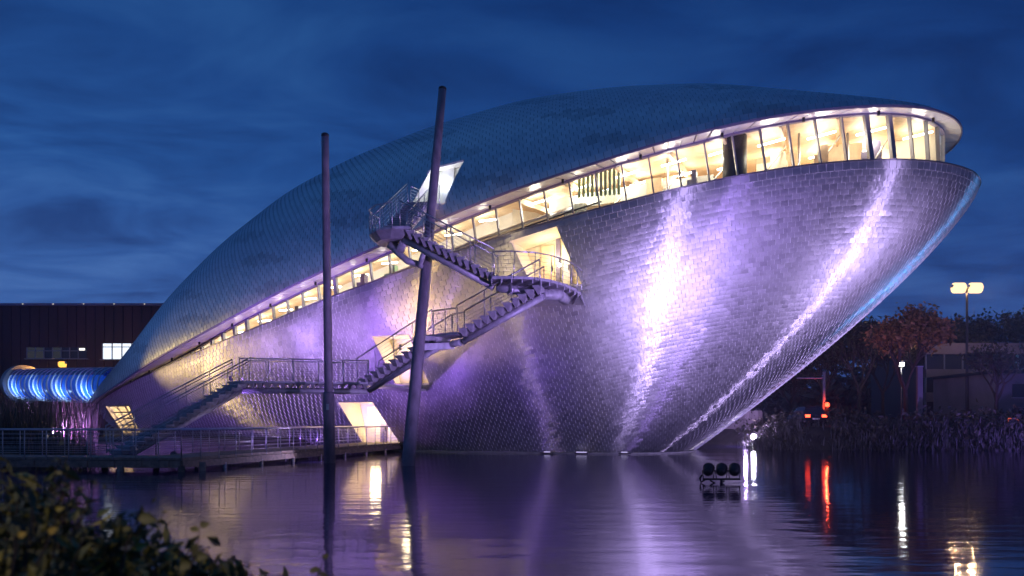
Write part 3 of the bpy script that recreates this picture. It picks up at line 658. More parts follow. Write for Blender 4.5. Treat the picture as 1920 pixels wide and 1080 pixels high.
# the three-headed cluster in the pond
def cluster(cx, cy, target, power, col, cone, label):
    t = tag(empty('floodlight_cluster', (cx, cy, -.8)), label, 'floodlights'); tg = Vector(target)
    mb = MB(); mb.box((cx, cy, .12), 1.15, .07, .06); mb.tube([(cx, cy, .12), (cx, cy, -1.0)], .045, 8); mb.tube([(cx - .5, cy, .10), (cx - .62, cy + .05, .02), (cx - .66, cy, .14), (cx - .6, cy, .25)], .03, 6); mb.tube([(cx - .35, cy, .08), (cx - .1, cy + .05, -.06), (cx + .1, cy, .07)], .025, 6); mb.build('cross_bar', M['black'], t)
    for k in (-1, 0, 1):
        c_ = Vector((cx + k * .40, cy, .40)); d = (tg - c_).normalized(); dd = (d + Vector((0, 0, .0))).normalized(); lamp_head(t, c_, dd, .168)
        mb = MB(); mb.tube([c_ + Vector((.19, 0, 0)), (c_.x + .15, cy, .13)], .014, 6); mb.tube([c_ - Vector((.19, 0, 0)), (c_.x - .15, cy, .13)], .014, 6); mb.build('yoke', M['black'], t)
        spot('lamp_light', c_ + dd * .2, tg + Vector((k * 3.0, 0, 0)), power / 3, col, cone, t, .8, .45)
    return t
cluster(6.45, 23.0, at(1390, 555, 40), 22000, (.58, .45, 1.0), 64, 'three black round floodlight heads on a bar rising from the pond')
cluster(33.0, 30.5, (17.0, 38, 8.5), 17500, (.61, .48, 1.0), 70, 'three black floodlight heads standing in the pond further right, beyond the frame')
flood((48, 62, 3.2), (25.8, 42, 12), 8000, (.10, .42, 1.0), 34, 'blue floodlight on the far bank behind the museum bow', r=.22)
flood((-15.2, 33.5, .35), at(430, 620, 48), 17000, PUR, 120, 'purple floodlight in the water beside the lower stair flight', 'small floodlights in the pond', base_z=-.8)
flood((-10.6, 36.8, .35), at(660, 570, 44), 15000, PUR, 110, 'purple floodlight in the water behind the vertical mast', 'small floodlights in the pond', base_z=-.8)
flood((-31, 41, 1.5), at(545, 640, 45.8), 10000, (.50, .30, 1.0), 44, 'purple floodlight on the left bank beyond the frame edge, aimed at the hull')
flood((-22.8, 36.2, 1.2), at(690, 600, 43.5), 8000, (.56, .30, 1.0), 44, 'purple floodlight standing at the pond edge of the reeds', base_z=.1)
flood((-41, 53, 3.2), at(350, 668, 52), 8000, (1.0, .70, .27), 34, 'warm floodlight on the left bank behind the reeds, aimed at the museum tail')
flood((17.0, 12.0, .5), (-1.5, 33, 7.2), 30000, (.48, .32, 1.0), 30, 'purple floodlight near the viewpoint beyond the frame edge, aimed at the staircase', base_z=-.8)  # added lamp out of view, brightens the staircase from the near side
flood((-4.78, 33.2, .32), at(1010, 725, 41.5), 800, (.30, .15, 1.0), 84, 'purple floodlight in the water behind the foot of the leaning mast', 'small floodlights in the pond', base_z=-.8, r=.11)  # added lamp hidden by the mast, puts indigo on the lower hull
flood((-8.62, 35.3, .32), (-12.3, 30.0, 1.0), 420, (.62, .50, 1.0), 150, 'pale violet floodlight in the water behind the foot of the upright mast', 'small floodlights in the pond', base_z=-.8, r=.1)  # added lamp hidden by the mast, brightens the footbridge railings
flood((13.0, 10.0, .5), at(1440, 600, 39), 13000, (.44, .28, 1.0), 44, 'purple floodlight at the near edge of the pond, below the frame', base_z=-.8)  # added lamp out of view, fills the hull between its two light streaks
flood((36.0, 38.0, .6), (36, 54, 3), 9000, (.30, .17, 1.0), 130, 'indigo floodlight in the pond before the far bank, beyond the frame', base_z=-.8)  # added lamp out of view, tints the far bank indigo
flood((-22.8, 37, 1.2), at(140, 800, 38), 2600, (.55, .22, 1.0), 120, 'purple floodlight among the reeds on the left bank', base_z=.4)
fw = at(1413, 819, 54.5); t = flood(fw, (10, 30, 3.0), 350, (.92, .88, 1.0), 120, 'bright white floodlight low over the water under the museum bow', r=.22, base_z=-.6)
point_light('lamp_light', fw + Vector((-.3, .9, .5)), 900, (.62, .42, 1.0), t, .1)  # added purple fill for the retaining wall, without a lamp of its own
for px in (1030, 1092, 1176):
    k = min(range(len(wl)), key=lambda q: abs(proj(np.array(wl[q]))[0] - px)); p = wl[k] + NR3 * .35 + UP * .10
    t = tag(empty('marker_light', p), {1030: 'pale marker light on the waterline ledge nearest the leaning mast', 1092: 'brightest pale marker light at the middle of the waterline ledge', 1176: 'pale marker light on the waterline ledge nearest the bow'}[px], 'light', 'marker lights along the hull waterline')
    mb = MB(); mb.box(p, .6 if px == 1092 else .35, .12, .06, (AX3, NR3, UP)); mb.build('lens', emit('marker glow', (.62, .55, 1.0), .8), t)
    mb = MB(); mb.box(p - UP * .06, .8, .16, .04, (AX3, NR3, UP)); mb.build('base', M['black'], t)

# ------------------------------------------------------------------ masts
def mast(base, top, r0, r1, label, collar=None):
    base, top = Vector(base), Vector(top); t = tag(empty('mast', base), label, 'mast'); d = (top - base).normalized(); l = (top - base).length
    mb = MB(); mb.tube([base - d * 1.0 + d * l * k / 12 * (1 + 1 / l) for k in range(13)], [r0 + (r1 - r0) * k / 12 for k in range(13)], 24); sh = mb.build('shaft', M['mast'], t)
    mb = MB(); mb.tube([top - d * .02, top + d * .10, top + d * .15], [r1 * 1.04, r1 * 1.04, r1 * .7], 24); mb.build('cap', M['dark'], t)
    for q in (range(1, 5)):
        c_ = base + d * (l * q / 5); rr = r0 + (r1 - r0) * q / 5; mb = MB(); mb.tube([c_ - d * .03, c_ + d * .03], rr + .008, 24, False); mb.build('weld_band', M['mast'], sh)
    if collar:
        c_ = base + d * collar; mb = MB(); mb.tube([base - d * 1.0, c_, c_ + d * .10], [r0 * 1.28, r0 * 1.25, r0 * 1.05], 24); s_ = mb.build('sleeve', M['mast'], t)
        mb = MB(); mb.box(c_ + Vector((0.02, -r0 * 1.26, -.6)), .12, .05, .28); mb.build('hatch', M['rail'], s_)
    return t
mast(at(618, 868, 34.1).xy.to_3d(), at(609.5, 256, 34.1), .205, .165, 'straight upright dark mast with a thicker lower sleeve standing in the pond', collar=3.15)
ML0, ML1 = at(765, 873, 32.0), at(829.5, 169, 36.0); ML0.z = 0
lm = mast(ML0, ML1, .295, .185, 'leaning mast passing behind the zigzag stair and rising above the roof edge')
def on_mast(z): return ML0.lerp(ML1, z / ML1.z)

# ------------------------------------------------------------------ external stair
stair = tag(empty('zigzag_staircase', (-13, 34, 0)), 'purple lit steel zigzag staircase climbing from the walkway up to the roof doorway', 'staircase')
def side_of(p, q): d = (q - p); d.z = 0; d.normalize(); return Vector((d.y, -d.x, 0))
def flight(p, q, n, w, spine_r=.15, drop=.42):
    """n wedge steps between floor points p (low) and q (high), on one spine tube"""
    p, q = Vector(p), Vector(q); run = Vector((q.x - p.x, q.y - p.y, 0)); rise = q.z - p.z; sd = side_of(p, q); d = run.normalized(); tr = run.length / n; rz = rise / n
    for k in range(n):
        a = p + run * (k / n) + UP * rz * (k + 1); b_ = a + d * (tr + .06); hw = sd * w / 2
        low_c = a + d * tr * .72 - UP * min(.36, rz * 1.9); nl = sd * w * .30
        mb = MB(); mb.hexa([low_c - d * .05 + nl, low_c + d * .05 + nl, low_c + d * .05 - nl, low_c - d * .05 - nl, a + hw - UP * .035, b_ + hw - UP * .035, b_ - hw - UP * .035, a - hw - UP * .035])
        mb.box((a + b_) / 2 - UP * .015, w + .02, (b_ - a).length + .01, .035, (sd, d, UP)); mb.build('step', M['steel'], stair)
    mb = MB(); mb.tube([p - UP * (drop - .05) + d * .1, q - UP * drop], spine_r, 14); mb.build('spine_tube', M['steel'], stair)
def railing(pts, parent, h=1.05, spacing=1.15, lean_v=Vector((0, 0, 0)), wires=5, post_r=.022, rail_r=.032, wire_r=.0075, mt=None, second=False):
    mt = mt or M['rail']; pts = [Vector(p) for p in pts]; top = [p + UP * h + lean_v for p in pts]
    mb = MB(); mb.tube(top, rail_r, 8); mb.build('handrail', mt, parent)
    if second: mb = MB(); mb.tube([p + UP * h * .86 + lean_v * .86 for p in pts], rail_r * .7, 6); mb.build('handrail', mt, parent)
    L_ = [0.0]
    for a, b_ in zip(pts[:-1], pts[1:]): L_.append(L_[-1] + (b_ - a).length)
    n = max(1, round(L_[-1] / spacing))
    for k in range(n + 1):
        x = L_[-1] * k / n; i = max(j for j in range(len(L_)) if L_[j] <= x + 1e-6); i = min(i, len(pts) - 2); u = (x - L_[i]) / max(1e-6, L_[i + 1] - L_[i]); p = pts[i].lerp(pts[i + 1], u)
        mb = MB(); mb.tube([p - UP * .10, p + UP * h + lean_v], post_r, 6); mb.build('rail_post', mt, parent)
    mb = MB()
    for k in range(1, wires + 1):
        f_ = k / (wires + 1) * (.86 if second else 1); mb.tube([p + UP * h * f_ + lean_v * f_ for p in pts], wire_r, 4, False)
    tag(mb.build('wire_infill', mt, parent), kind='stuff')
def plate(poly, th, name, parent, mt):
    mb = MB(); top = [Vector(p) for p in poly]; bot = [p - UP * th for p in top]
    mb.face(top); mb.face(bot[::-1])
    for k in range(len(top)): j = (k + 1) % len(top); mb.face([bot[k], bot[j], top[j], top[k]])
    return mb.build(name, mt, parent)
SW = 1.35
A0 = at(214, 850, 31.0); A0.z = .56; A1 = at(452, 714, 35.6); A1.z = 3.80
B0 = at(690, 714, 37.0); B0.z = 3.80; B1 = at(830, 625, 34.4); B1.z = 5.85
C0 = at(864, 622, 33.6); C0.z = 5.85; C1 = at(1016, 540, 33.0); C1.z = 7.80
D0 = at(930, 516, 32.8); D0.z = 8.15; D1 = at(757, 428, 33.2); D1.z = 10.40
E0 = at(733, 428, 34.6); E0.z = 10.40; E1 = at(789, 380, 40.2); E1.z = 13.62
for p, q, n in ((A0, A1, 19), (B0, B1, 12), (C0, C1, 11), (D0, D1, 13), (E0, E1, 17)): flight(p, q, n, SW)
def rail_pair(p, q, rise_n, **kw):
    sd = side_of(p, q); 
    for s_ in (-1, 1): railing([p + sd * s_ * SW / 2 + UP * .1, q + sd * s_ * SW / 2 + UP * .05], stair, lean_v=sd * s_ * .10, **kw)
for p, q in ((A0, A1), (B0, B1), (C0, C1), (D0, D1), (E0, E1)): rail_pair(p, q, 0, spacing=1.25, second=(p is A0))
# level landing between the first and second flights
sd = side_of(A1, B0)
plate([A1 + sd * SW / 2, B0 + sd * SW / 2, B0 - sd * SW / 2, A1 - sd * SW / 2], .09, 'landing', stair, M['steel'])
for k in range(17):
    c_ = A1.lerp(B0, (k + .5) / 17); d = (B0 - A1).normalized(); mb = MB(); mb.hexa([c_ - UP * .32 + sd * .3 - d * .04, c_ - UP * .32 + sd * .3 + d * .04, c_ - UP * .32 - sd * .3 + d * .04, c_ - UP * .32 - sd * .3 - d * .04, c_ - UP * .09 + sd * .66 - d * .13, c_ - UP * .09 + sd * .66 + d * .13, c_ - UP * .09 - sd * .66 + d * .13, c_ - UP * .09 - sd * .66 - d * .13]); mb.build('bracket', M['steel'], stair)
mb = MB(); mb.tube([A1 - UP * .42, B0 - UP * .42], .15, 14); mb.build('spine_tube', M['steel'], stair)
for s_ in (-1, 1): railing([A1 + sd * s_ * SW / 2, B0 + sd * s_ * SW / 2], stair, spacing=1.15, lean_v=sd * s_ * .04)
# bridge from that landing to the middle doorway
mid = (OP_MID.P[2] + OP_MID.P[3]) / 2; mid.z = 3.80
s1 = side_of(B0, mid) * .75; plate([B0 + s1, mid + s1 + INW * .3, mid - s1 + INW * .3, B0 - s1], .12, 'bridge_plate', stair, M['steel'])
# small half landing
ld = [B1, B1.lerp(C0, .5) + Vector((0, -.1, 0)), C0]; sB1 = side_of(B0, B1) * SW / 2; sC0 = side_of(C0, C1) * SW / 2
plate([B1 + sB1, C0 + sC0, C0 - sC0, B1 - sB1], .10, 'landing', stair, M['steel'])
mb = MB(); mb.tube([B1 - UP * .42, B1.lerp(C0, .5) - UP * .44, C0 - UP * .40], .15, 14); mb.build('spine_tube', M['steel'], stair)
railing([B1 + sB1, C0 + sC0], stair, spacing=.8); railing([B1 - sB1, C0 - sC0], stair, spacing=.8)
mb = MB(); q_ = on_mast(5.2); mb.bar(q_, B1.lerp(C0, .6) - UP * .5 + Vector((0, .2, 0)), .18, .30); mb.bar(q_ + UP * .4, B1 + sB1 * .3 - UP * .15, .12, .2); mb.build('mast_bracket', M['steel'], stair)
# upper landing curving round to the upper doorway
zl = 8.15; fr = [at(922, 520, 32.1), at(960, 520, 32.1), at(1000, 520, 32.3), at(1032, 520, 32.9), at(1060, 520, 33.9), at(1079, 520, 35.1), at(1090, 520, 36.3)]
bk = [OP_UP.P[2] + INW * .4, OP_UP.P[3] + INW * .4, at(985, 520, 35.8), at(950, 520, 33.7), at(922, 520, 33.6)]
for p in fr + bk: p.z = zl
plate(fr + bk, .12, 'landing', stair, M['steel'])
for k in range(1, len(fr)):                       # curved plates below the outer edge, a ribbed soffit
    pass
ribs = 13
for k in range(ribs):
    u = k / (ribs - 1) * (len(fr) - 1); i = min(int(u), len(fr) - 2); p = fr[i].lerp(fr[i + 1], u - i); bu = k / (ribs - 1); q = bk[4].lerp(bk[3], min(1, bu * 3)) if bu < .33 else (bk[3].lerp(bk[2], (bu - .33) * 3) if bu < .66 else bk[2].lerp(bk[0], (bu - .66) * 3))
    e = (q - p); mb = MB(); mb.bar(p + e * .02 - UP * .20, p + e * .85 - UP * .26, .06, .16); mb.build('rib', M['steel'], stair)
sp = [D0 - UP * .40, fr[1].lerp(bk[3], .45) - UP * .45, fr[2].lerp(bk[2], .30) - UP * .46, fr[3].lerp(bk[2], .30) - UP * .52, at(1048, 552, 34.4), at(1060, 562, 35.4)]
mb = MB(); mb.tube(sp, [.16, .20, .22, .24, .26, .25], 16); sp_o = mb.build('spine_tube', M['steel'], stair)
for k in range(1, 5):
    d = (sp[min(k + 1, 5)] - sp[k - 1]).normalized(); mb = MB(); mb.tube([sp[k] - d * .04, sp[k] + d * .04], .275, 16, False); mb.build('flange', M['steel'], sp_o)
mb = MB(); mb.bar(C1 - UP * .40, sp[3], .22, .24); mb.build('spine_arm', M['steel'], stair)
railing(fr, stair, spacing=1.0, lean_v=Vector((.03, -.05, 0)))
# top landing beside the leaning mast
zl = 10.40; tp = [at(770, 430, 32.5), at(735, 430, 32.5), at(705, 430, 32.9), at(692, 430, 33.7), at(698, 430, 34.6), at(712, 430, 35.2), at(757, 430, 35.0), at(768, 430, 33.9)]
for p in tp: p.z = zl
plate(tp, .10, 'landing', stair, M['steel'])
cen = sum(tp, Vector()) / len(tp); mb = MB(); low = [cen.lerp(p, .62) - UP * .42 for p in tp]
for k in range(len(tp)): j = (k + 1) % len(tp); mb.face([low[k], low[j], tp[j] - UP * .10, tp[k] - UP * .10])
mb.face(low[::-1]); mb.build('landing_pan', M['steel'], stair)
railing(tp[1:6], stair, spacing=.62)
mb = MB(); mb.tube([cen - UP * .45, cen - UP * .75 + Vector((.5, .1, 0)), D1 - UP * .5], [.22, .24, .17], 14)
mb.build('spine_tube', M['steel'], stair)
yk = on_mast(8.95); mb = MB(); mb.tube([cen - UP * .7 + Vector((.2, 0, 0)), cen.lerp(yk, .5) - UP * .5, yk], [.15, .16, .13], 12); mb.tube([D1 + Vector((.9, 0, -1.0)), yk.lerp(D1, .3) - UP * .4, yk - UP * .15], [.12, .13, .10], 12); mb.build('mast_bracket', M['steel'], stair)
# top platform into the roof doorway
rp = (OP_ROOF.P[2] + OP_ROOF.P[3]) / 2 + INW * .4; rp.z = E1.z; s2 = side_of(E1, rp) * .8
plate([E1 + s2, rp + s2, rp - s2, E1 - s2], .35, 'landing', stair, M['steel'])
for s_ in (-1, 1): railing([E1 + s2 * s_ * .9, E1.lerp(rp, .75) + s2 * s_ * .9], stair, spacing=.8)
# lamps on the stair
def wall_lamp(p, target, power, col, cone, label, lens):
    p = Vector(p); t = tag(empty('wall_lamp', p), label, 'lamp', 'lamps fixed to the stair and doorways'); d = (Vector(target) - p).normalized()
    mb = MB(); mb.box(p - d * .09, .16, .12, .22); mb.build('housing', M['black'], t); mb = MB(); mb.disc(p, d, .085); mb.disc(p - d * .001, -d, .05); mb.tube([p - d * .02, p + d * .01], .09, 12); mb.build('lens', lens, t)
    spot('lamp_light', p + d * .06, target, power, col, cone, t, .5, .06); return t
wall_lamp(at(794, 484, 34.75), at(862, 560, 40.5), 420, (1.0, .78, .42), 130, 'warm bright lamp on the leaning mast just under the stair bracket', M['lampwhite'])
wall_lamp(at(844, 348, 41.7), at(800, 400, 38), 90, (1, .95, .9), 150, 'small white lamp at the right edge of the roof doorway', M['lampwhite'])
wall_lamp(at(1049, 497, 38.6), at(1000, 510, 34.5), 160, (1, .88, .66), 160, 'small white lamp inside the upper doorway over the curved landing', M['lampwhite'])
wall_lamp(at(436, 708, 36.6), at(850, 540, 41), 3200, (1.0, .66, .20), 46, 'warm lamp under the end of the long level landing', M['lampwarm'])
wall_lamp(at(560, 722, 37.2), at(570, 630, 45.5), 1800, (1.0, .86, .66), 70, 'pale lamp under the middle of the long level landing', M['lampwarm'])

# ------------------------------------------------------------------ walkway over the pond
walk = tag(empty('footbridge', (-12.4, 28.9, 0)), 'low timber footbridge with wire railings running over the pond to the lower doorway', 'footbridge')
Z = .53; n0, n1 = Vector((-34, 30.2, Z)), Vector((-12.4, 28.0, Z)); dn = OP_LOW.P[2].copy(); dn.z = Z; n2 = dn + Vector((-.1, 0, 0)) + INW * .3; fl = OP_LOW.P[3].copy(); fl.z = Z; f2 = fl + INW * .3
f0, f1 = Vector((-34, 32.2, Z)), Vector((-14.35, 30.1, Z))
plate([n0, n1, f1, f0], .10, 'deck', walk, M['wooddeck']); plate([n1, n2, f2, f1], .10, 'deck', walk, M['wooddeck'])
for a, b_ in ((n0, n1), (n1, n2), (f1, f2), (f0, f1)):
    mb = MB(); mb.bar(a - UP * .25, b_ - UP * .25, .14, .26); mb.build('edge_beam', M['wooddeck'], walk)
for k in range(20):
    for a, b_ in ((n0, n1),):
        p = a.lerp(b_, (k + .5) / 20); mb = MB(); mb.box(p - UP * .24 + Vector((0, -.09, 0)), .18, .06, .24); mb.build('joist_end', M['wooddeck'], walk)
railing([n0, n1], walk, spacing=.9, mt=M['steel']); railing([n1, n1.lerp(n2, .97)], walk, spacing=1.1); railing([f0, f1], walk, spacing=1.0, mt=M['steel']); railing([f1, f1.lerp(f2, .97)], walk, spacing=1.1)
for a, b_, ks in ((n1, n2, 8), (f1, f2, 8), (n0, n1, 9), (f0, f1, 9)):
    for k in range(ks + 1):
        p = a.lerp(b_, k / ks)
        if pond_sd(p.x, p.y) > .5: continue
        mb = MB(); mb.tube([p - UP * .3, (p.x, p.y, -1.3)], .085 if a in (n1, f1) and k else .13, 8); mb.build('pile', M['rail'] if a in (n1, f1) and k else M['wooddeck'], walk)
p = n1 + Vector((.55, .6, 0)); mb = MB(); mb.tube([p - UP * .2, (p.x, p.y, -1.3)], .13, 8); mb.build('pile', M['wooddeck'], walk)
for k, (px, py, Yd) in enumerate(((232, 852, 31.5), (258, 851, 31.8))):
    p = at(px, py, Yd); p.z = Z + .07; t = tag(empty('deck_lamp', p), ('small white lamp on the footbridge deck at the foot of the stair', 'second small lamp right of the stair foot on the footbridge deck')[k], 'lamp'); mb = MB(); mb.box(p, .14, .1, .1); mb.build('housing', M['black'], t); mb = MB(); mb.box(p + UP * .06, .10, .07, .03); mb.build('lens', M['purplelamp'], t)
    point_light('lamp_light', p + UP * .16, 16, (.8, .7, 1.0), t, .05)

# ------------------------------------------------------------------ left: dark hall, lit tube, street lamp, reeds
hall = tag(empty('dark_hall', (-62, 98, .7)), 'long dark windowed hall with corrugated cladding behind the blue tube', 'building')
hx0, hx1, hy = -92.0, -38.0, 96.0; hz = EYE + (HY - 570) / FPX * hy
mb = MB(); mb.box(((hx0 + hx1) / 2, hy + 14, hz / 2), hx1 - hx0, 27.6, hz); mb.build('wall', M['darkwall'], hall)
holes = [(-62.3, -54.6, 10.0, 11.4), (-52.6, -47.6, 9.9, 11.9)]
def clad(x0, x1, z0, z1):
    if z1 - z0 > .05: mb = MB(); mb.box(((x0 + x1) / 2, hy + .10, (z0 + z1) / 2), (x1 - x0) * .90, .18, z1 - z0); mb.build('cladding_panel', M['darkwall'], hall)
x = hx0
while x < hx1 - .1:
    hit = [h for h in holes if x + .6 > h[0] - .1 and x + .6 < h[1] + .1]
    if hit: clad(x, x + 1.2, .4, hit[0][2]); clad(x, x + 1.2, hit[0][3], hz - .3)
    else: clad(x, x + 1.2, .4, hz - .3)
    x += 1.2
mb = MB(); mb.box(((hx0 + hx1) / 2, hy - .05, hz - .08), hx1 - hx0 + .4, .5, .3); mb.build('parapet_coping', M['beam'], hall)
for k in range(14):
    p = Vector((hx0 + 2 + k * 3.9, hy - .32, hz - .05)); mb = MB(); mb.box(p, .12, .05, .1); mb.build('parapet_lamp', emit('dim parapet lamp', (1, .85, .7), 1.2), hall)
dk = mat('unlit window', (.03, .035, .055), .15); dw = emit('dim window', (.55, .62, .8), .045)
for (x0, x1, z0, z1), lit in zip(holes, (0, 1)):
    w = empty('window'); keep(w, hall); n = 7 if not lit else 4
    for k in range(n):
        a, b_ = x0 + (x1 - x0) * k / n, x0 + (x1 - x0) * (k + 1) / n; mb = MB(); mb.box(((a + b_) / 2, hy - .02, (z0 + z1) / 2), b_ - a - .12, .04, z1 - z0); mb.build('pane', (M['litwin'] if lit else (dw if k in (0, 1, 3) else dk)), w)
        mb = MB(); mb.box((a, hy - .08, (z0 + z1) / 2), .12, .14, z1 - z0); mb.build('frame', M['mullion'], w)
    mb = MB(); mb.box(((x0 + x1) / 2, hy - .10, z1 - .45), x1 - x0, .10, .09); mb.build('transom', M['mullion'], w)
    mb = MB(); mb.box(((x0 + x1) / 2, hy - .18, z0 - .08), x1 - x0 + .5, .3, .12); mb.build('sill', M['mullion'], w)
mb = MB(); mb.box((-55.2, hy - .14, 11.15), .7, .05, .28); mb.build('ceiling_lamp', emit('window lamp', (1, .95, .8), 2.0), hall)
tube = tag(empty('tube_tunnel', (-48, 70, 3)), 'blue glowing ribbed tube tunnel joining the dark hall to the museum tail', 'tunnel')
tA, tB = Vector((-55.6, 85.0, 6.1)), Vector((-37.6, 71.5, 5.3)); td = (tB - tA); tl = td.length; td.normalize(); tr_ = 1.72
skin = mat('lit blue membrane', (.02, .10, .5), .25, 0, emis=(.004, .08, .62), es=.36); topskin = mat('blue glazed roof strip', (.02, .05, .22), .15, .2)
sx_ = td.cross(UP).normalized()
def arc(c, r, a0, a1, n=22): return [c + (sx_ * math.cos(a) + UP * math.sin(a)) * r for a in np.linspace(a0, a1, n)]
mb = MB(); mb.grid([[tuple(p) for p in arc(tA + td * u, tr_, R(-215), R(35))] for u in np.linspace(0, tl, 20)]); mb.build('membrane', skin, tube)
mb = MB(); mb.grid([[tuple(p) for p in arc(tA + td * u, tr_ + .02, R(35), R(145))] for u in np.linspace(0, tl, 20)]); mb.build('roof_strip', topskin, tube)
M['ring'] = mat('white tube ring', (.78, .80, .84), .35)
for k in range(20):
    c_ = tA + td * (tl * (k + .5) / 20); wd_ = .16 if k not in (9, 10, 11) else .27; mb = MB(); 
    o_, i_ = [arc(c_ + td * s_, tr_ + .09, 0, 2 * math.pi, 29) for s_ in (-wd_ / 2, wd_ / 2)]; mb.grid([o_, i_]); mb.grid([arc(c_ - td * wd_ / 2, tr_ - .02, 0, 2 * math.pi, 29), o_]); mb.grid([i_, arc(c_ + td * wd_ / 2, tr_ - .02, 0, 2 * math.pi, 29)]); mb.build('ring', M['ring'], tube)
mb = MB(); rows = [arc(tA - td * .5, 1.92, 0, 2 * math.pi, 37), arc(tA - td * .5, 2.2, 0, 2 * math.pi, 37), arc(tA + td * .35, 2.2, 0, 2 * math.pi, 37), arc(tA + td * .35, 1.75, 0, 2 * math.pi, 37)]; mb.grid(rows, smooth=False); mb.grid([rows[0], arc(tA - td * .1, 1.75, 0, 2 * math.pi, 37)], smooth=False); mb.build('end_ring', M['mullion'], tube)
mb = MB(); mb.disc(tA - td * .05, -td, 1.7, 28); mb.build('end_glazing', skin, tube)
for k in range(4):
    p = tA + td * (tl * (k + .4) / 4) + sx_ * 2.6 - UP * 1.6; q = p + UP * .7 - sx_ * 1.5
    mb = MB(); mb.box(p, .3, .15, .12); mb.build('added_uplight', M['black'], tube); spot('lamp_light', p + UP * .1, tA + td * (tl * (k + .4) / 4), 620, (.42, .68, 1.0), 140, tube)  # added lamp boxes that brighten the white rings from below
M['pole'] = mat('dull lamp pole', (.07, .06, .06), .7, .2)
def street_lamp(base, top_z, label, col, lens, power, heads, r=.09, arm=.9, hl=.7, lr=.2):
    bz = float(ground_z(*base)); t = tag(empty('street_lamp', (*base, bz)), label, 'street lamp'); mb = MB(); mb.tube([(*base, bz - .2), (*base, bz + 1.2), (*base, top_z)], [r * 1.4, r * 1.1, r * .7], 10); mb.build('pole', M['pole'], t)
    for s_ in heads:
        c_ = Vector((base[0] + s_ * arm, base[1], top_z + .05)); 
        if s_: mb = MB(); mb.tube([(*base, top_z), c_], .05, 6); mb.build('arm', M['rail'], t)
        mb = MB(); mb.tube([c_ + Vector((-hl, 0, .10)), c_ + Vector((-hl * .8, 0, .18)), c_ + Vector((hl * .8, 0, .18)), c_ + Vector((hl, 0, .10))], [.05, .16, .16, .05], 10); h = mb.build('lamp_head', M['rail'], t)
        mb = MB(); mb.tube([c_ + Vector((-hl * .75, 0, -.02)), c_ + Vector((-hl * .6, 0, .0)), c_ + Vector((hl * .6, 0, .0)), c_ + Vector((hl * .75, 0, -.02))], [.08, lr, lr, .08], 10); mb.build('lens', lens, h)
        point_light('lamp_light', c_ - UP * .35, power, col, t, .2)
    return t
p = at(117, 684, 85); street_lamp((p.x, p.y), p.z, 'orange street lamp glowing above the blue tube tunnel', (1, .5, .12), M['lamporange'], 1800, (0,), hl=.5, lr=.34)
p = at(1813, 541, 72); street_lamp((p.x, p.y), p.z, 'tall twin-headed street lamp glowing warm white on the right', (1, .62, .30), M['lampwarm'], 6500, (-1, 1), r=.13, arm=.80, hl=.80, lr=.50)
p = at(1690, 684, 66); street_lamp((p.x, p.y), p.z, 'short street lamp with a small white light beside the lit tree', (.9, .95, 1), M['lampwhite'], 120, (0,), r=.06, hl=.28)

street_lamp((-6.5, -3.0), 5.2, 'warm street lamp on the near bank behind the viewpoint', (1, .74, .42), M['lampwarm'], 900, (0,), r=.08, hl=.4)

# ------------------------------------------------------------------ plants
def leafmat(name, a, b_, rough=.6, c3=None):
    m_ = bpy.data.materials.new(name); m_.use_nodes = True; t_ = m_.node_tree; p_ = t_.nodes['Principled BSDF']; p_.inputs['Roughness'].default_value = rough
    at_ = N(t_, 'ShaderNodeAttribute', attribute_name='tone'); t_.links.new(ramp(t_, at_.outputs['Fac'], [(0, a), (1, b_)] if c3 is None else [(0, a), (.8, b_), (.93, b_), (.96, c3)]), p_.inputs['Base Color']); return m_
M['reed'] = leafmat('reed blades', (.03, .03, .015), (.10, .085, .05)); M['reedblue'] = leafmat('bank grass blades', (.03, .04, .03), (.12, .12, .10))
M['autumn'] = leafmat('autumn leaves', (.13, .065, .022), (.42, .21, .065)); M['darkleaf'] = leafmat('dark leaves', (.03, .035, .02), (.09, .085, .045)); M['bushleaf'] = leafmat('shrub leaves', (.035, .04, .015), (.20, .19, .05), .5, (.40, .34, .06)); M['yellow'] = leafmat('yellow leaves', (.35, .24, .03), (.55, .38, .05))
M['bark'] = mat('bark', (.07, .05, .04), .9, 0, .3, 5, .5, 12)
def blades(name, pts, h0, h1, w, mt, kind='stuff', lean_=.25):
    n = len(pts); h = rng.uniform(h0, h1, n); ang = rng.uniform(0, 2 * math.pi, n); le = rng.uniform(0, lean_, n); dx, dy = np.cos(ang), np.sin(ang); wv = np.stack([-dy, dx, 0 * dx], 1) * (w * rng.uniform(.6, 1.4, n))[:, None]
    P0 = np.asarray(pts, float); mid = P0 + np.stack([dx * le * h * .35, dy * le * h * .35, h * .55], 1); tip = P0 + np.stack([dx * le * h * 1.1, dy * le * h * 1.1, h * (1 - .25 * le)], 1)
    V = np.stack([P0 - wv, P0 + wv, mid + wv * .8, mid - wv * .8, tip], 1).reshape(-1, 3); o = np.arange(n)[:, None] * 5
    F3 = [tuple(r_) for r_ in np.concatenate([o + np.array([[0, 1, 2, 3]])]).tolist()] + [tuple(r_) for r_ in (o + np.array([[3, 2, 4]])).tolist()]
    me = bpy.data.meshes.new(name); me.from_pydata(V.tolist(), [], F3); me.materials.append(mt); tn = rng.uniform(0, 1, n); a = me.attributes.new('tone', 'FLOAT', 'FACE'); a.data.foreach_set('value', np.concatenate([tn, tn]).astype(np.float32)); ob = bpy.data.objects.new(name, me); COL.objects.link(ob); return tag(ob, kind=kind)
def scatter(n, x0, x1, y0, y1, test):
    x = rng.uniform(x0, x1, n * 3); y = rng.uniform(y0, y1, n * 3); k = test(x, y); x, y = x[k][:n], y[k][:n]; return np.stack([x, y, ground_z(x, y) - .05], 1)
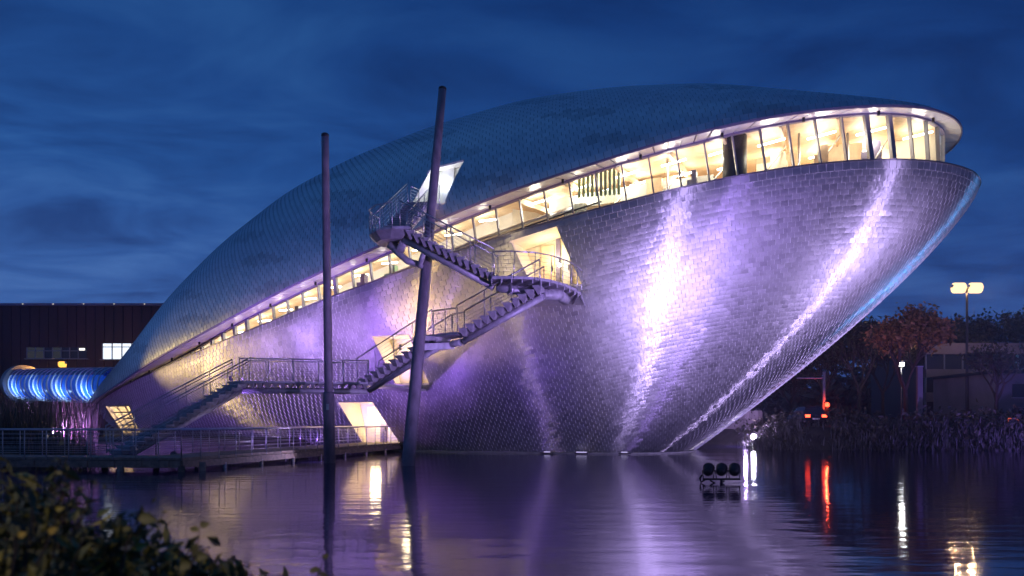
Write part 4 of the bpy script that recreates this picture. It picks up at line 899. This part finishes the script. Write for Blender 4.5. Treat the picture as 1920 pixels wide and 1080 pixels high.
blades('reeds', scatter(6500, -40, -17.5, 30.5, 62, lambda x, y: (pond_sd(x, y) > -1.0) & (pond_sd(x, y) < 9) & ((x + 39) * NR[0] + (y - 70) * NR[1] > 12.5) & (y > 33.2) & (x / y < -.556)), 1.5, 3.0, .022, M['reed'])
blades('bank_grass', scatter(15000, 13, 75, 46, 60, lambda x, y: (pond_sd(x, y) > -.5) & (pond_sd(x, y) < 8 * rng.random(len(x)) + .3) & ((x / y < .388) | (x / y > .428) | (rng.random(len(x)) < .12))), .25, .95, .04, M['reedblue'], lean_=1.0)
blades('tail_reeds', scatter(3600, -52, -30, 55, 72, lambda x, y: (pond_sd(x, y) > .3) & ((x + 39) * NR[0] + (y - 70) * NR[1] > 3.0) & (x / y < -.548)), 1.2, 2.7, .04, M['reed'])
def leaf_cloud(C, size, mt, name, parent, n_per, spread, aspect=.55):
    n = len(C) * n_per; c_ = np.repeat(np.asarray(C, float), n_per, 0) + rng.normal(0, spread, (n, 3)); u = rng.normal(size=(n, 3)); u /= np.linalg.norm(u, axis=1)[:, None]; v = np.cross(u, rng.normal(size=(n, 3))); v /= np.linalg.norm(v, axis=1)[:, None]
    s_ = size * rng.uniform(.35, 1.0, n)[:, None] ** 1.3 * 2.0; nn = np.cross(u, v) * s_ * .18; V = np.stack([c_ - u * s_, c_ - v * s_ * aspect + nn * .6, c_ + u * s_ * 1.05 - nn, c_ + v * s_ * aspect + nn * .6], 1).reshape(-1, 3); o = np.arange(n)[:, None] * 4
    F_ = np.concatenate([o + np.array([[0, 1, 2]]), o + np.array([[0, 2, 3]])]).tolist(); tn = rng.uniform(0, 1, n)
    me = bpy.data.meshes.new(name); me.from_pydata(V.tolist(), [], F_); me.materials.append(mt); a = me.attributes.new('tone', 'FLOAT', 'FACE'); a.data.foreach_set('value', np.concatenate([tn, tn]).astype(np.float32)); ob = bpy.data.objects.new(name, me); COL.objects.link(ob); return keep(ob, parent)
def branches(mb, p, d, l, r, depth, tips, rnd, droop=0.0, fork=3):
    q = p + d * l; m1 = p + d * l * .5 + Vector((rnd.uniform(-1, 1), rnd.uniform(-1, 1), rnd.uniform(-.5, .5))) * l * .06; mb.tube([p, m1, q], [r, r * .85, r * .68], 7 if depth > 2 else 4, False)
    if depth <= 2: tips.append(m1); tips.append(q)
    if depth == 0: return
    for k in range(fork if depth < 4 else fork + 1):
        nd = (d + Vector((rnd.uniform(-1, 1), rnd.uniform(-1, 1), rnd.uniform(-.45, .75) - droop)) * .72).normalized(); branches(mb, q if k else m1.lerp(q, .9), nd, l * rnd.uniform(.62, .82), r * .62, depth - 1, tips, rnd, droop, fork)
def tree(px, Y, top_py, label, mt, seed, leaf=.16, n_per=5, spread=.35, group='trees beyond the pond', trunk_r=.2):
    rnd = random.Random(seed); b_ = at(px, 800, Y); bz = float(ground_z(b_.x, b_.y)); h = EYE + (HY - top_py) / FPX * Y - bz; t = tag(empty('tree', (b_.x, b_.y, bz)), label, 'tree', group); mb = MB(); tips = []
    p = Vector((b_.x, b_.y, bz - .3)); th = h * .34; top = p + Vector((rnd.uniform(-.2, .2), 0, th)); mb.tube([p, p.lerp(top, .5), top], [trunk_r * 1.3, trunk_r, trunk_r * .85], 10, False)
    for k in range(4):
        a = k * 1.6 + rnd.random(); d = Vector((math.cos(a) * .55, math.sin(a) * .55, rnd.uniform(.75, 1.1))).normalized(); branches(mb, top, d, h * .20, trunk_r * .62, 4, tips, rnd)
    mz = max(q.z for q in tips); k_ = (bz + h - top.z) / max(.1, mz - top.z)
    mb.v = [(x, y, top.z + (z - top.z) * k_ if z > top.z else z) for x, y, z in mb.v]; tips = [(q.x, q.y, top.z + (q.z - top.z) * k_ if q.z > top.z else q.z) for q in tips]
    mb.build('trunk', M['bark'], t)
    if n_per: leaf_cloud([c_ for c_ in tips if rnd.random() < .8], leaf, mt, 'crown', t, n_per, spread)
    return t
tree(1700, 63, 582, 'orange lit autumn tree beside the short street lamp', M['autumn'], 3, .13, 6, .3)
tree(1610, 74, 600, 'dark bare-looking tree just right of the museum bow underside', M['darkleaf'], 5, .14, 4, .4)
tree(1548, 80, 640, 'low dark tree behind the red traffic signal', M['darkleaf'], 8, .14, 5, .4)
tree(1655, 84, 606, 'dark tree filling the gap behind the orange lit tree', M['darkleaf'], 12, .15, 5, .45)
tree(1758, 98, 600, 'dark round tree rising behind the office building left end', M['darkleaf'], 15, .18, 6, .5)
tree(1868, 58, 640, 'bare branching tree in front of the pale office building', M['darkleaf'], 17, .10, 1, .3, trunk_r=.16)
tree(1880, 104, 584, 'dark tree crown rising behind the office building right end', M['darkleaf'], 19, .18, 6, .5)
tree(1480, 88, 690, 'small dark tree seen below the museum bow keel', M['darkleaf'], 23, .14, 5, .4)

# scrub along the far bank and the dark wood beyond it
def mass(name, pts, size, spread, n_per, mt): return tag(leaf_cloud(pts, size, mt, name, None, n_per, spread), kind='stuff')
q = scatter(700, 14, 80, 47, 62, lambda x, y: (pond_sd(x, y) > .2) & (pond_sd(x, y) < 9) & ((x / y < .388) | (x / y > .43))); q[:, 2] += rng.uniform(.1, .9, len(q)); mass('bank_scrub', q, .13, .35, 12, M['darkleaf'])
wx = rng.uniform(30, 150, 2600); wy = rng.uniform(112, 150, 2600); hh_ = 4.5 + 2.6 * np.sin(wx * .13) + 1.5 * np.sin(wx * .41 + 1) + 1.0 * np.sin(wx * 1.1)
mass('far_wood', np.stack([wx, wy, rng.uniform(0, 1, 2600) ** .8 * hh_ * 1.25 + .3], 1), .62, .9, 14, M['darkleaf'])
# ------------------------------------------------------------------ right bank: wall, signals, car, buildings
rw = tag(empty('retaining_wall', (16, 66, 0)), 'stone retaining wall lit purple under the museum bow', 'wall')
wa, wb = at(1300, 835, 66.5), at(1425, 835, 61.0)
for r_ in range(4):
    for k in range(16):
        u0, u1 = (k + (r_ % 2) * .5) / 16.5, (k + 1 + (r_ % 2) * .5 - .04) / 16.5; a, b_ = wa.lerp(wb, u0), wa.lerp(wb, min(1, u1)); z0 = -.3 + r_ * .78; j = rng.uniform(0, .06); c_ = (a + b_) / 2; c_.z = z0 + .37; e = (b_ - a); e.z = 0
        mb = MB(); mb.box(c_ + Vector((0, -j, 0)), e.length, .5, .74, (e.normalized(), e.normalized().cross(UP), UP)); mb.build('stone', M['stone'], rw)
c_ = (wa + wb) / 2; c_.z = 1.2; e = wb - wa; e.z = 0; mb = MB(); mb.box(c_ + Vector((.2, .3, 0)), e.length, .4, 3.0, (e.normalized(), e.normalized().cross(UP), UP)); mb.build('core', M['concrete'], rw)
sg = tag(empty('traffic_signal', at(1545, 790, 65)), 'pale traffic signal mast with a side arm and a red light', 'traffic signal'); b_ = at(1545, 790, 65); z1 = at(1545, 697, 65).z
mb = MB(); mb.tube([(b_.x, b_.y, .5), (b_.x, b_.y, z1)], [.16, .12], 10); mb.build('pole', M['pvwall'], sg); q = at(1494, 709, 65); mb = MB(); mb.tube([q, (b_.x, b_.y, q.z)], .07, 8); mb.build('arm', M['pvwall'], sg)
def signal_head(c_, parent):
    mb = MB(); mb.box(c_ - UP * .28, .34, .22, .98); h = mb.build('signal_head', M['black'], parent)
    for k in range(3): mb = MB(); mb.disc(c_ + Vector((0, -.125, -.28 * k)), (0, -1, 0), .12 if k else .21); mb.build('signal_lens', M['red'] if k == 0 else M['dark'], h)
    for k in range(3): mb = MB(); mb.grid([[tuple(c_ + Vector((math.cos(a) * .14, -.12 - s_, math.sin(a) * .14 - .28 * k))) for a in np.linspace(.1, math.pi - .1, 7)] for s_ in (0, .12)]); mb.build('visor', M['black'], h)
signal_head(at(1550, 759, 64.8), sg); point_light('lamp_light', at(1550, 759, 64.2), 240, (1, .08, .03), sg, .1)
car = tag(empty('parked_car', at(1530, 800, 60)), 'dark hatchback seen from behind with both red tail lights on', 'car'); cb_ = at(1530, 790, 55.5); gz = float(ground_z(cb_.x, cb_.y)); cb_.z = gz
def loft(secs, name, mt, parent):
    mb = MB(); mb.grid([s_ + [s_[0]] for s_ in secs], smooth=False); mb.face(secs[0]); mb.face(secs[-1][::-1]); return mb.build(name, mt, parent)
def csec(y, w0, w1, z0, z1, c_): return [tuple(c_ + Vector(v)) for v in ((-w0 / 2, y, z0), (-w0 / 2 - .02, y, (z0 + z1) * .5), (-w1 / 2, y, z1), (w1 / 2, y, z1), (w0 / 2 + .02, y, (z0 + z1) * .5), (w0 / 2, y, z0))]
paint = mat('dark car paint', (.03, .032, .045), .25, .3)
bdy = loft([csec(0, 1.62, 1.6, .35, .85, cb_), csec(.12, 1.74, 1.72, .25, .95, cb_), csec(2.6, 1.76, 1.72, .22, .95, cb_), csec(3.7, 1.7, 1.5, .25, .78, cb_), csec(3.95, 1.5, 1.3, .35, .62, cb_)], 'body', paint, car)
loft([csec(.10, 1.6, 1.5, .94, .97, cb_), csec(.45, 1.56, 1.25, .94, 1.42, cb_), csec(1.9, 1.56, 1.25, .94, 1.46, cb_), csec(2.75, 1.58, 1.5, .94, .97, cb_)], 'cabin', mat('car glass', (.02, .02, .03), .08), car)
mb = MB(); mb.box(cb_ + Vector((0, 1.2, 1.47)), 1.2, 1.5, .05); mb.build('roof', paint, car)
for sx1, y in ((-1, .75), (1, .75), (-1, 3.1), (1, 3.1)):
    mb = MB(); c_ = cb_ + Vector((sx1 * .78, y, .31)); mb.tube([c_ - Vector((.1, 0, 0)), c_ + Vector((.1, 0, 0))], .31, 18); w = mb.build('wheel', M['black'], car); mb = MB(); mb.disc(c_ + Vector((sx1 * .105, 0, 0)), (sx1, 0, 0), .19, 14); mb.build('rim', M['rail'], w)
for sx1 in (-1, 1): mb = MB(); mb.box(cb_ + Vector((sx1 * .62, -.01, .80)), .34, .08, .20); mb.build('tail_light', M['red'], car)
mb = MB(); mb.box(cb_ + Vector((0, -.02, .58)), .5, .03, .12); mb.build('number_plate', M['white'], car); mb = MB(); mb.box(cb_ + Vector((0, -.02, .38)), 1.6, .12, .16); mb.build('bumper', M['black'], car)
pp = at(1724, 790, 60); t = tag(empty('pale_post', (pp.x, pp.y, 1)), 'pale square post standing right of the orange lit tree', 'post'); mb = MB(); mb.box((pp.x, pp.y, (1 + at(1724, 688, 60).z) / 2), .42, .25, at(1724, 688, 60).z - 1); mb.build('shaft', M['pvwall'], t); mb = MB(); mb.box((pp.x, pp.y, at(1724, 688, 60).z + .04), .5, .33, .08); mb.build('cap', M['mullion'], t)
off = tag(empty('office_building', (56, 82, 1)), 'low pale office building with dark window bands and one lit window', 'building')
ox0, ox1, oy = at(1738, 790, 80).x, 80.0, 80.0; fl_z = [1.2, 3.6, 6.0, 8.2, 10.0]
mb = MB(); mb.box(((ox0 + ox1) / 2, oy + 6.4, 5.2), ox1 - ox0, 12, 9.6); mb.build('wall', M['dark'], off)
for k, (z0, z1) in enumerate(((1.0, 2.2), (4.0, 5.0), (6.6, 7.5), (9.1, 10.3))):
    mb = MB(); mb.box(((ox0 + ox1) / 2, oy + .25, (z0 + z1) / 2), ox1 - ox0 + .2, .5, z1 - z0); mb.build('spandrel', M['pvwall'], off)
for k, (z0, z1) in enumerate(((2.2, 4.0), (5.0, 6.6), (7.5, 9.1))):
    n = 18
    for i in range(n):
        a, b_ = ox0 + (ox1 - ox0) * i / n, ox0 + (ox1 - ox0) * (i + 1) / n; lit = (k == 1 and i == 1)
        mb = MB(); mb.box(((a + b_) / 2, oy + .32, (z0 + z1) / 2), b_ - a - .14, .06, z1 - z0); w = mb.build('window', M['litwin'] if lit else dk, off); mb = MB(); mb.box((a, oy + .26, (z0 + z1) / 2), .14, .2, z1 - z0); mb.build('frame', M['mullion'], w)
ann = tag(empty('annex_building', (47, 66, 1)), 'pale rendered two-storey annex at the right edge with dark window openings', 'building'); ax0 = at(1866, 790, 68).x
mb = MB(); mb.box((ax0 + 9, 73, at(0, 700, 68).z / 2), 18, 10, at(0, 700, 68).z); mb.build('wall', M['pvwall'], ann); zt = at(0, 700, 68).z
mb = MB(); mb.box((ax0 + 9, 72.9, zt + .12), 18.5, 10.6, .3); mb.build('roof', M['dark'], ann)
for i in range(4):
    for z0 in (1.9, 4.1):
        mb = MB(); mb.box((ax0 + 2.4 + i * 4, 67.99, z0 + .6), 1.7, .06, 1.2); w = mb.build('window', dk, ann); mb = MB(); mb.box((ax0 + 2.4 + i * 4, 67.95, z0 - .05), 1.9, .16, .10); mb.build('sill', M['mullion'], w)
t = tag(empty('lit_red_sign', at(1905, 789, 60)), 'low red glowing strip sign at the right edge above the bank', 'sign'); c_ = at(1912, 788, 60); mb = MB(); mb.box(c_, 1.9, .12, .38); mb.build('panel', M['redstrip'], t); mb = MB(); mb.box(c_ + Vector((0, .1, 0)), 2.0, .1, .48); mb.build('frame', M['dark'], t)
for s_ in (-.8, .8): mb = MB(); mb.tube([c_ + Vector((s_, .1, -.2)), (c_.x + s_, c_.y + .1, 1.0)], .05, 6); mb.build('leg', M['dark'], t)

# ------------------------------------------------------------------ foreground shrubs on the near bank
def shrub(x, y, h, w, n, label, seed, mt=None, leaf=.035, group='shrubs on the near bank'):
    rnd = random.Random(seed); bz = float(ground_z(x, y)); t = tag(empty('shrub', (x, y, bz)), label, 'shrub', group); mb = MB(); tips = []
    for k in range(n):
        a = rnd.uniform(0, 6.28); sp_ = rnd.uniform(.15, 1) * w; hh = h * rnd.uniform(.5, 1.12) * (1 - .35 * (sp_ / w) ** 2); p0 = Vector((x + rnd.uniform(-.1, .1), y + rnd.uniform(-.1, .1), bz - .05)); p2 = Vector((x + math.cos(a) * sp_, y + math.sin(a) * sp_ * .7, bz + hh)); p1 = p0.lerp(p2, .5) + UP * hh * .12
        q = [p0, p1, p2]; mb.tube(q, [.008, .006, .002], 4, False)
        for i in range(16):
            u = rnd.uniform(.25, 1); tips.append(tuple((p0.lerp(p1, u * 2) if u < .5 else p1.lerp(p2, u * 2 - 1)) + Vector((rnd.gauss(0, .03), rnd.gauss(0, .03), rnd.gauss(0, .03)))))
    mb.build('stems', M['bark'], t); leaf_cloud([q_ for q_ in tips if rnd.random() < .62], leaf, mt or M['bushleaf'], 'foliage', t, 2, .03, .40); return t
for k, (px, Y, tpy, w, n, lb) in enumerate(((20, 4.2, 840, .55, 52, 'tall dark leafy shrub at the left edge of the near bank'), (110, 3.8, 905, .55, 46, 'dark shrub second from the left edge on the near bank'), (230, 3.9, 985, .5, 40, 'middle dark shrub on the near bank with yellowing leaves'), (330, 3.7, 1035, .45, 45, 'low dark shrub right of the yellowing one on the near bank'), (40, 3.2, 960, .5, 42, 'low dark shrub in the bottom left corner'), (440, 4.2, 1068, .4, 30, 'lowest sparse shrub at the right end of the near bank planting'))):
    b_ = at(px, 800, Y); bz = float(ground_z(b_.x, b_.y)); shrub(b_.x, b_.y, EYE + (HY - tpy) / FPX * Y - bz, w, n, lb, 40 + k)
def sprig(pts, leaves, label, mt):
    t = tag(empty('sprig', pts[0]), label, 'plant'); mb = MB(); mb.tube(pts, [.006 - .004 * k / (len(pts) - 1) for k in range(len(pts))], 5, False); mb.build('stem', M['bark'], t)
    for p, d, l in leaves:
        p, d = Vector(p), Vector(d).normalized(); sdv = d.cross(Vector((0, -1, .25))).normalized(); rows = []
        for u in np.linspace(0, 1, 7): w_ = l * .30 * math.sin(math.pi * u ** .8); c_ = p + d * l * u - UP * l * .28 * u * u; rows.append([tuple(c_ - sdv * w_ + Vector((0, -w_ * .3, 0))), tuple(c_), tuple(c_ + sdv * w_ + Vector((0, -w_ * .3, 0)))])
        mb = MB(); mb.grid(rows); mb.build('leaf', mt, t, tone=np.full(12, rng.uniform(.2, .7)))
def sp_pts(l, Y): return [at(px, py, Y) for px, py in l]
sprig(sp_pts([(225, 1085), (238, 1020), (252, 985), (262, 968)], 3.6), [(at(258, 972, 3.6), (1, 0, .15), .10), (at(246, 996, 3.6), (-.6, 0, .4), .06)], 'tall sprig with one curled leaf left of the centre of the near bank', M['bushleaf'])
sprig(sp_pts([(350, 1090), (362, 1050), (372, 1015), (375, 985)], 3.6), [(at(374, 988, 3.6), (.8, 0, .55), .062), (at(373, 995, 3.6), (-.8, 0, .5), .055), (at(370, 1020, 3.6), (-.4, 0, -.9), .06), (at(368, 1045, 3.6), (.8, 0, .3), .07), (at(360, 1062, 3.6), (-.8, 0, .2), .09)], 'sprig with paired small leaves standing against the water', M['bushleaf'])
sprig(sp_pts([(585, 1100), (600, 1070), (607, 1045)], 3.9), [(at(606, 1048, 3.9), (.5, 0, .7), .05), (at(600, 1068, 3.9), (-.8, 0, .1), .06), (at(598, 1074, 3.9), (.9, 0, -.2), .055)], 'small sprig at the bottom edge below the upright mast', M['bushleaf'])
sprig(sp_pts([(70, 1060), (88, 1020), (97, 1000)], 3.1), [(at(92, 1002, 3.1), (.55, 0, .8), .055)], 'stem with a bright orange yellow leaf in the dark shrubs', M['yellow'])
sprig(sp_pts([(20, 1080), (32, 1030), (36, 1005)], 3.1), [(at(34, 1008, 3.1), (.6, 0, .6), .05)], 'stem with a dull yellow leaf near the left edge', M['yellow'])

# ------------------------------------------------------------------ thin violet haze, added for lamp halos and a softer distance
HAZE = 0.0007
hm = bpy.data.materials.new('added haze'); hm.use_nodes = True; t = hm.node_tree; t.nodes.clear()
pv = N(t, 'ShaderNodeVolumePrincipled'); pv.inputs['Color'].default_value = (.78, .72, 1.0, 1); pv.inputs['Density'].default_value = HAZE; pv.inputs['Anisotropy'].default_value = 0.55
o_ = N(t, 'ShaderNodeOutputMaterial'); t.links.new(pv.outputs[0], o_.inputs['Volume'])
mb = MB(); mb.box((0, 185, 12.25), 860, 690, 29.5); tag(mb.build('haze', hm), kind='stuff')
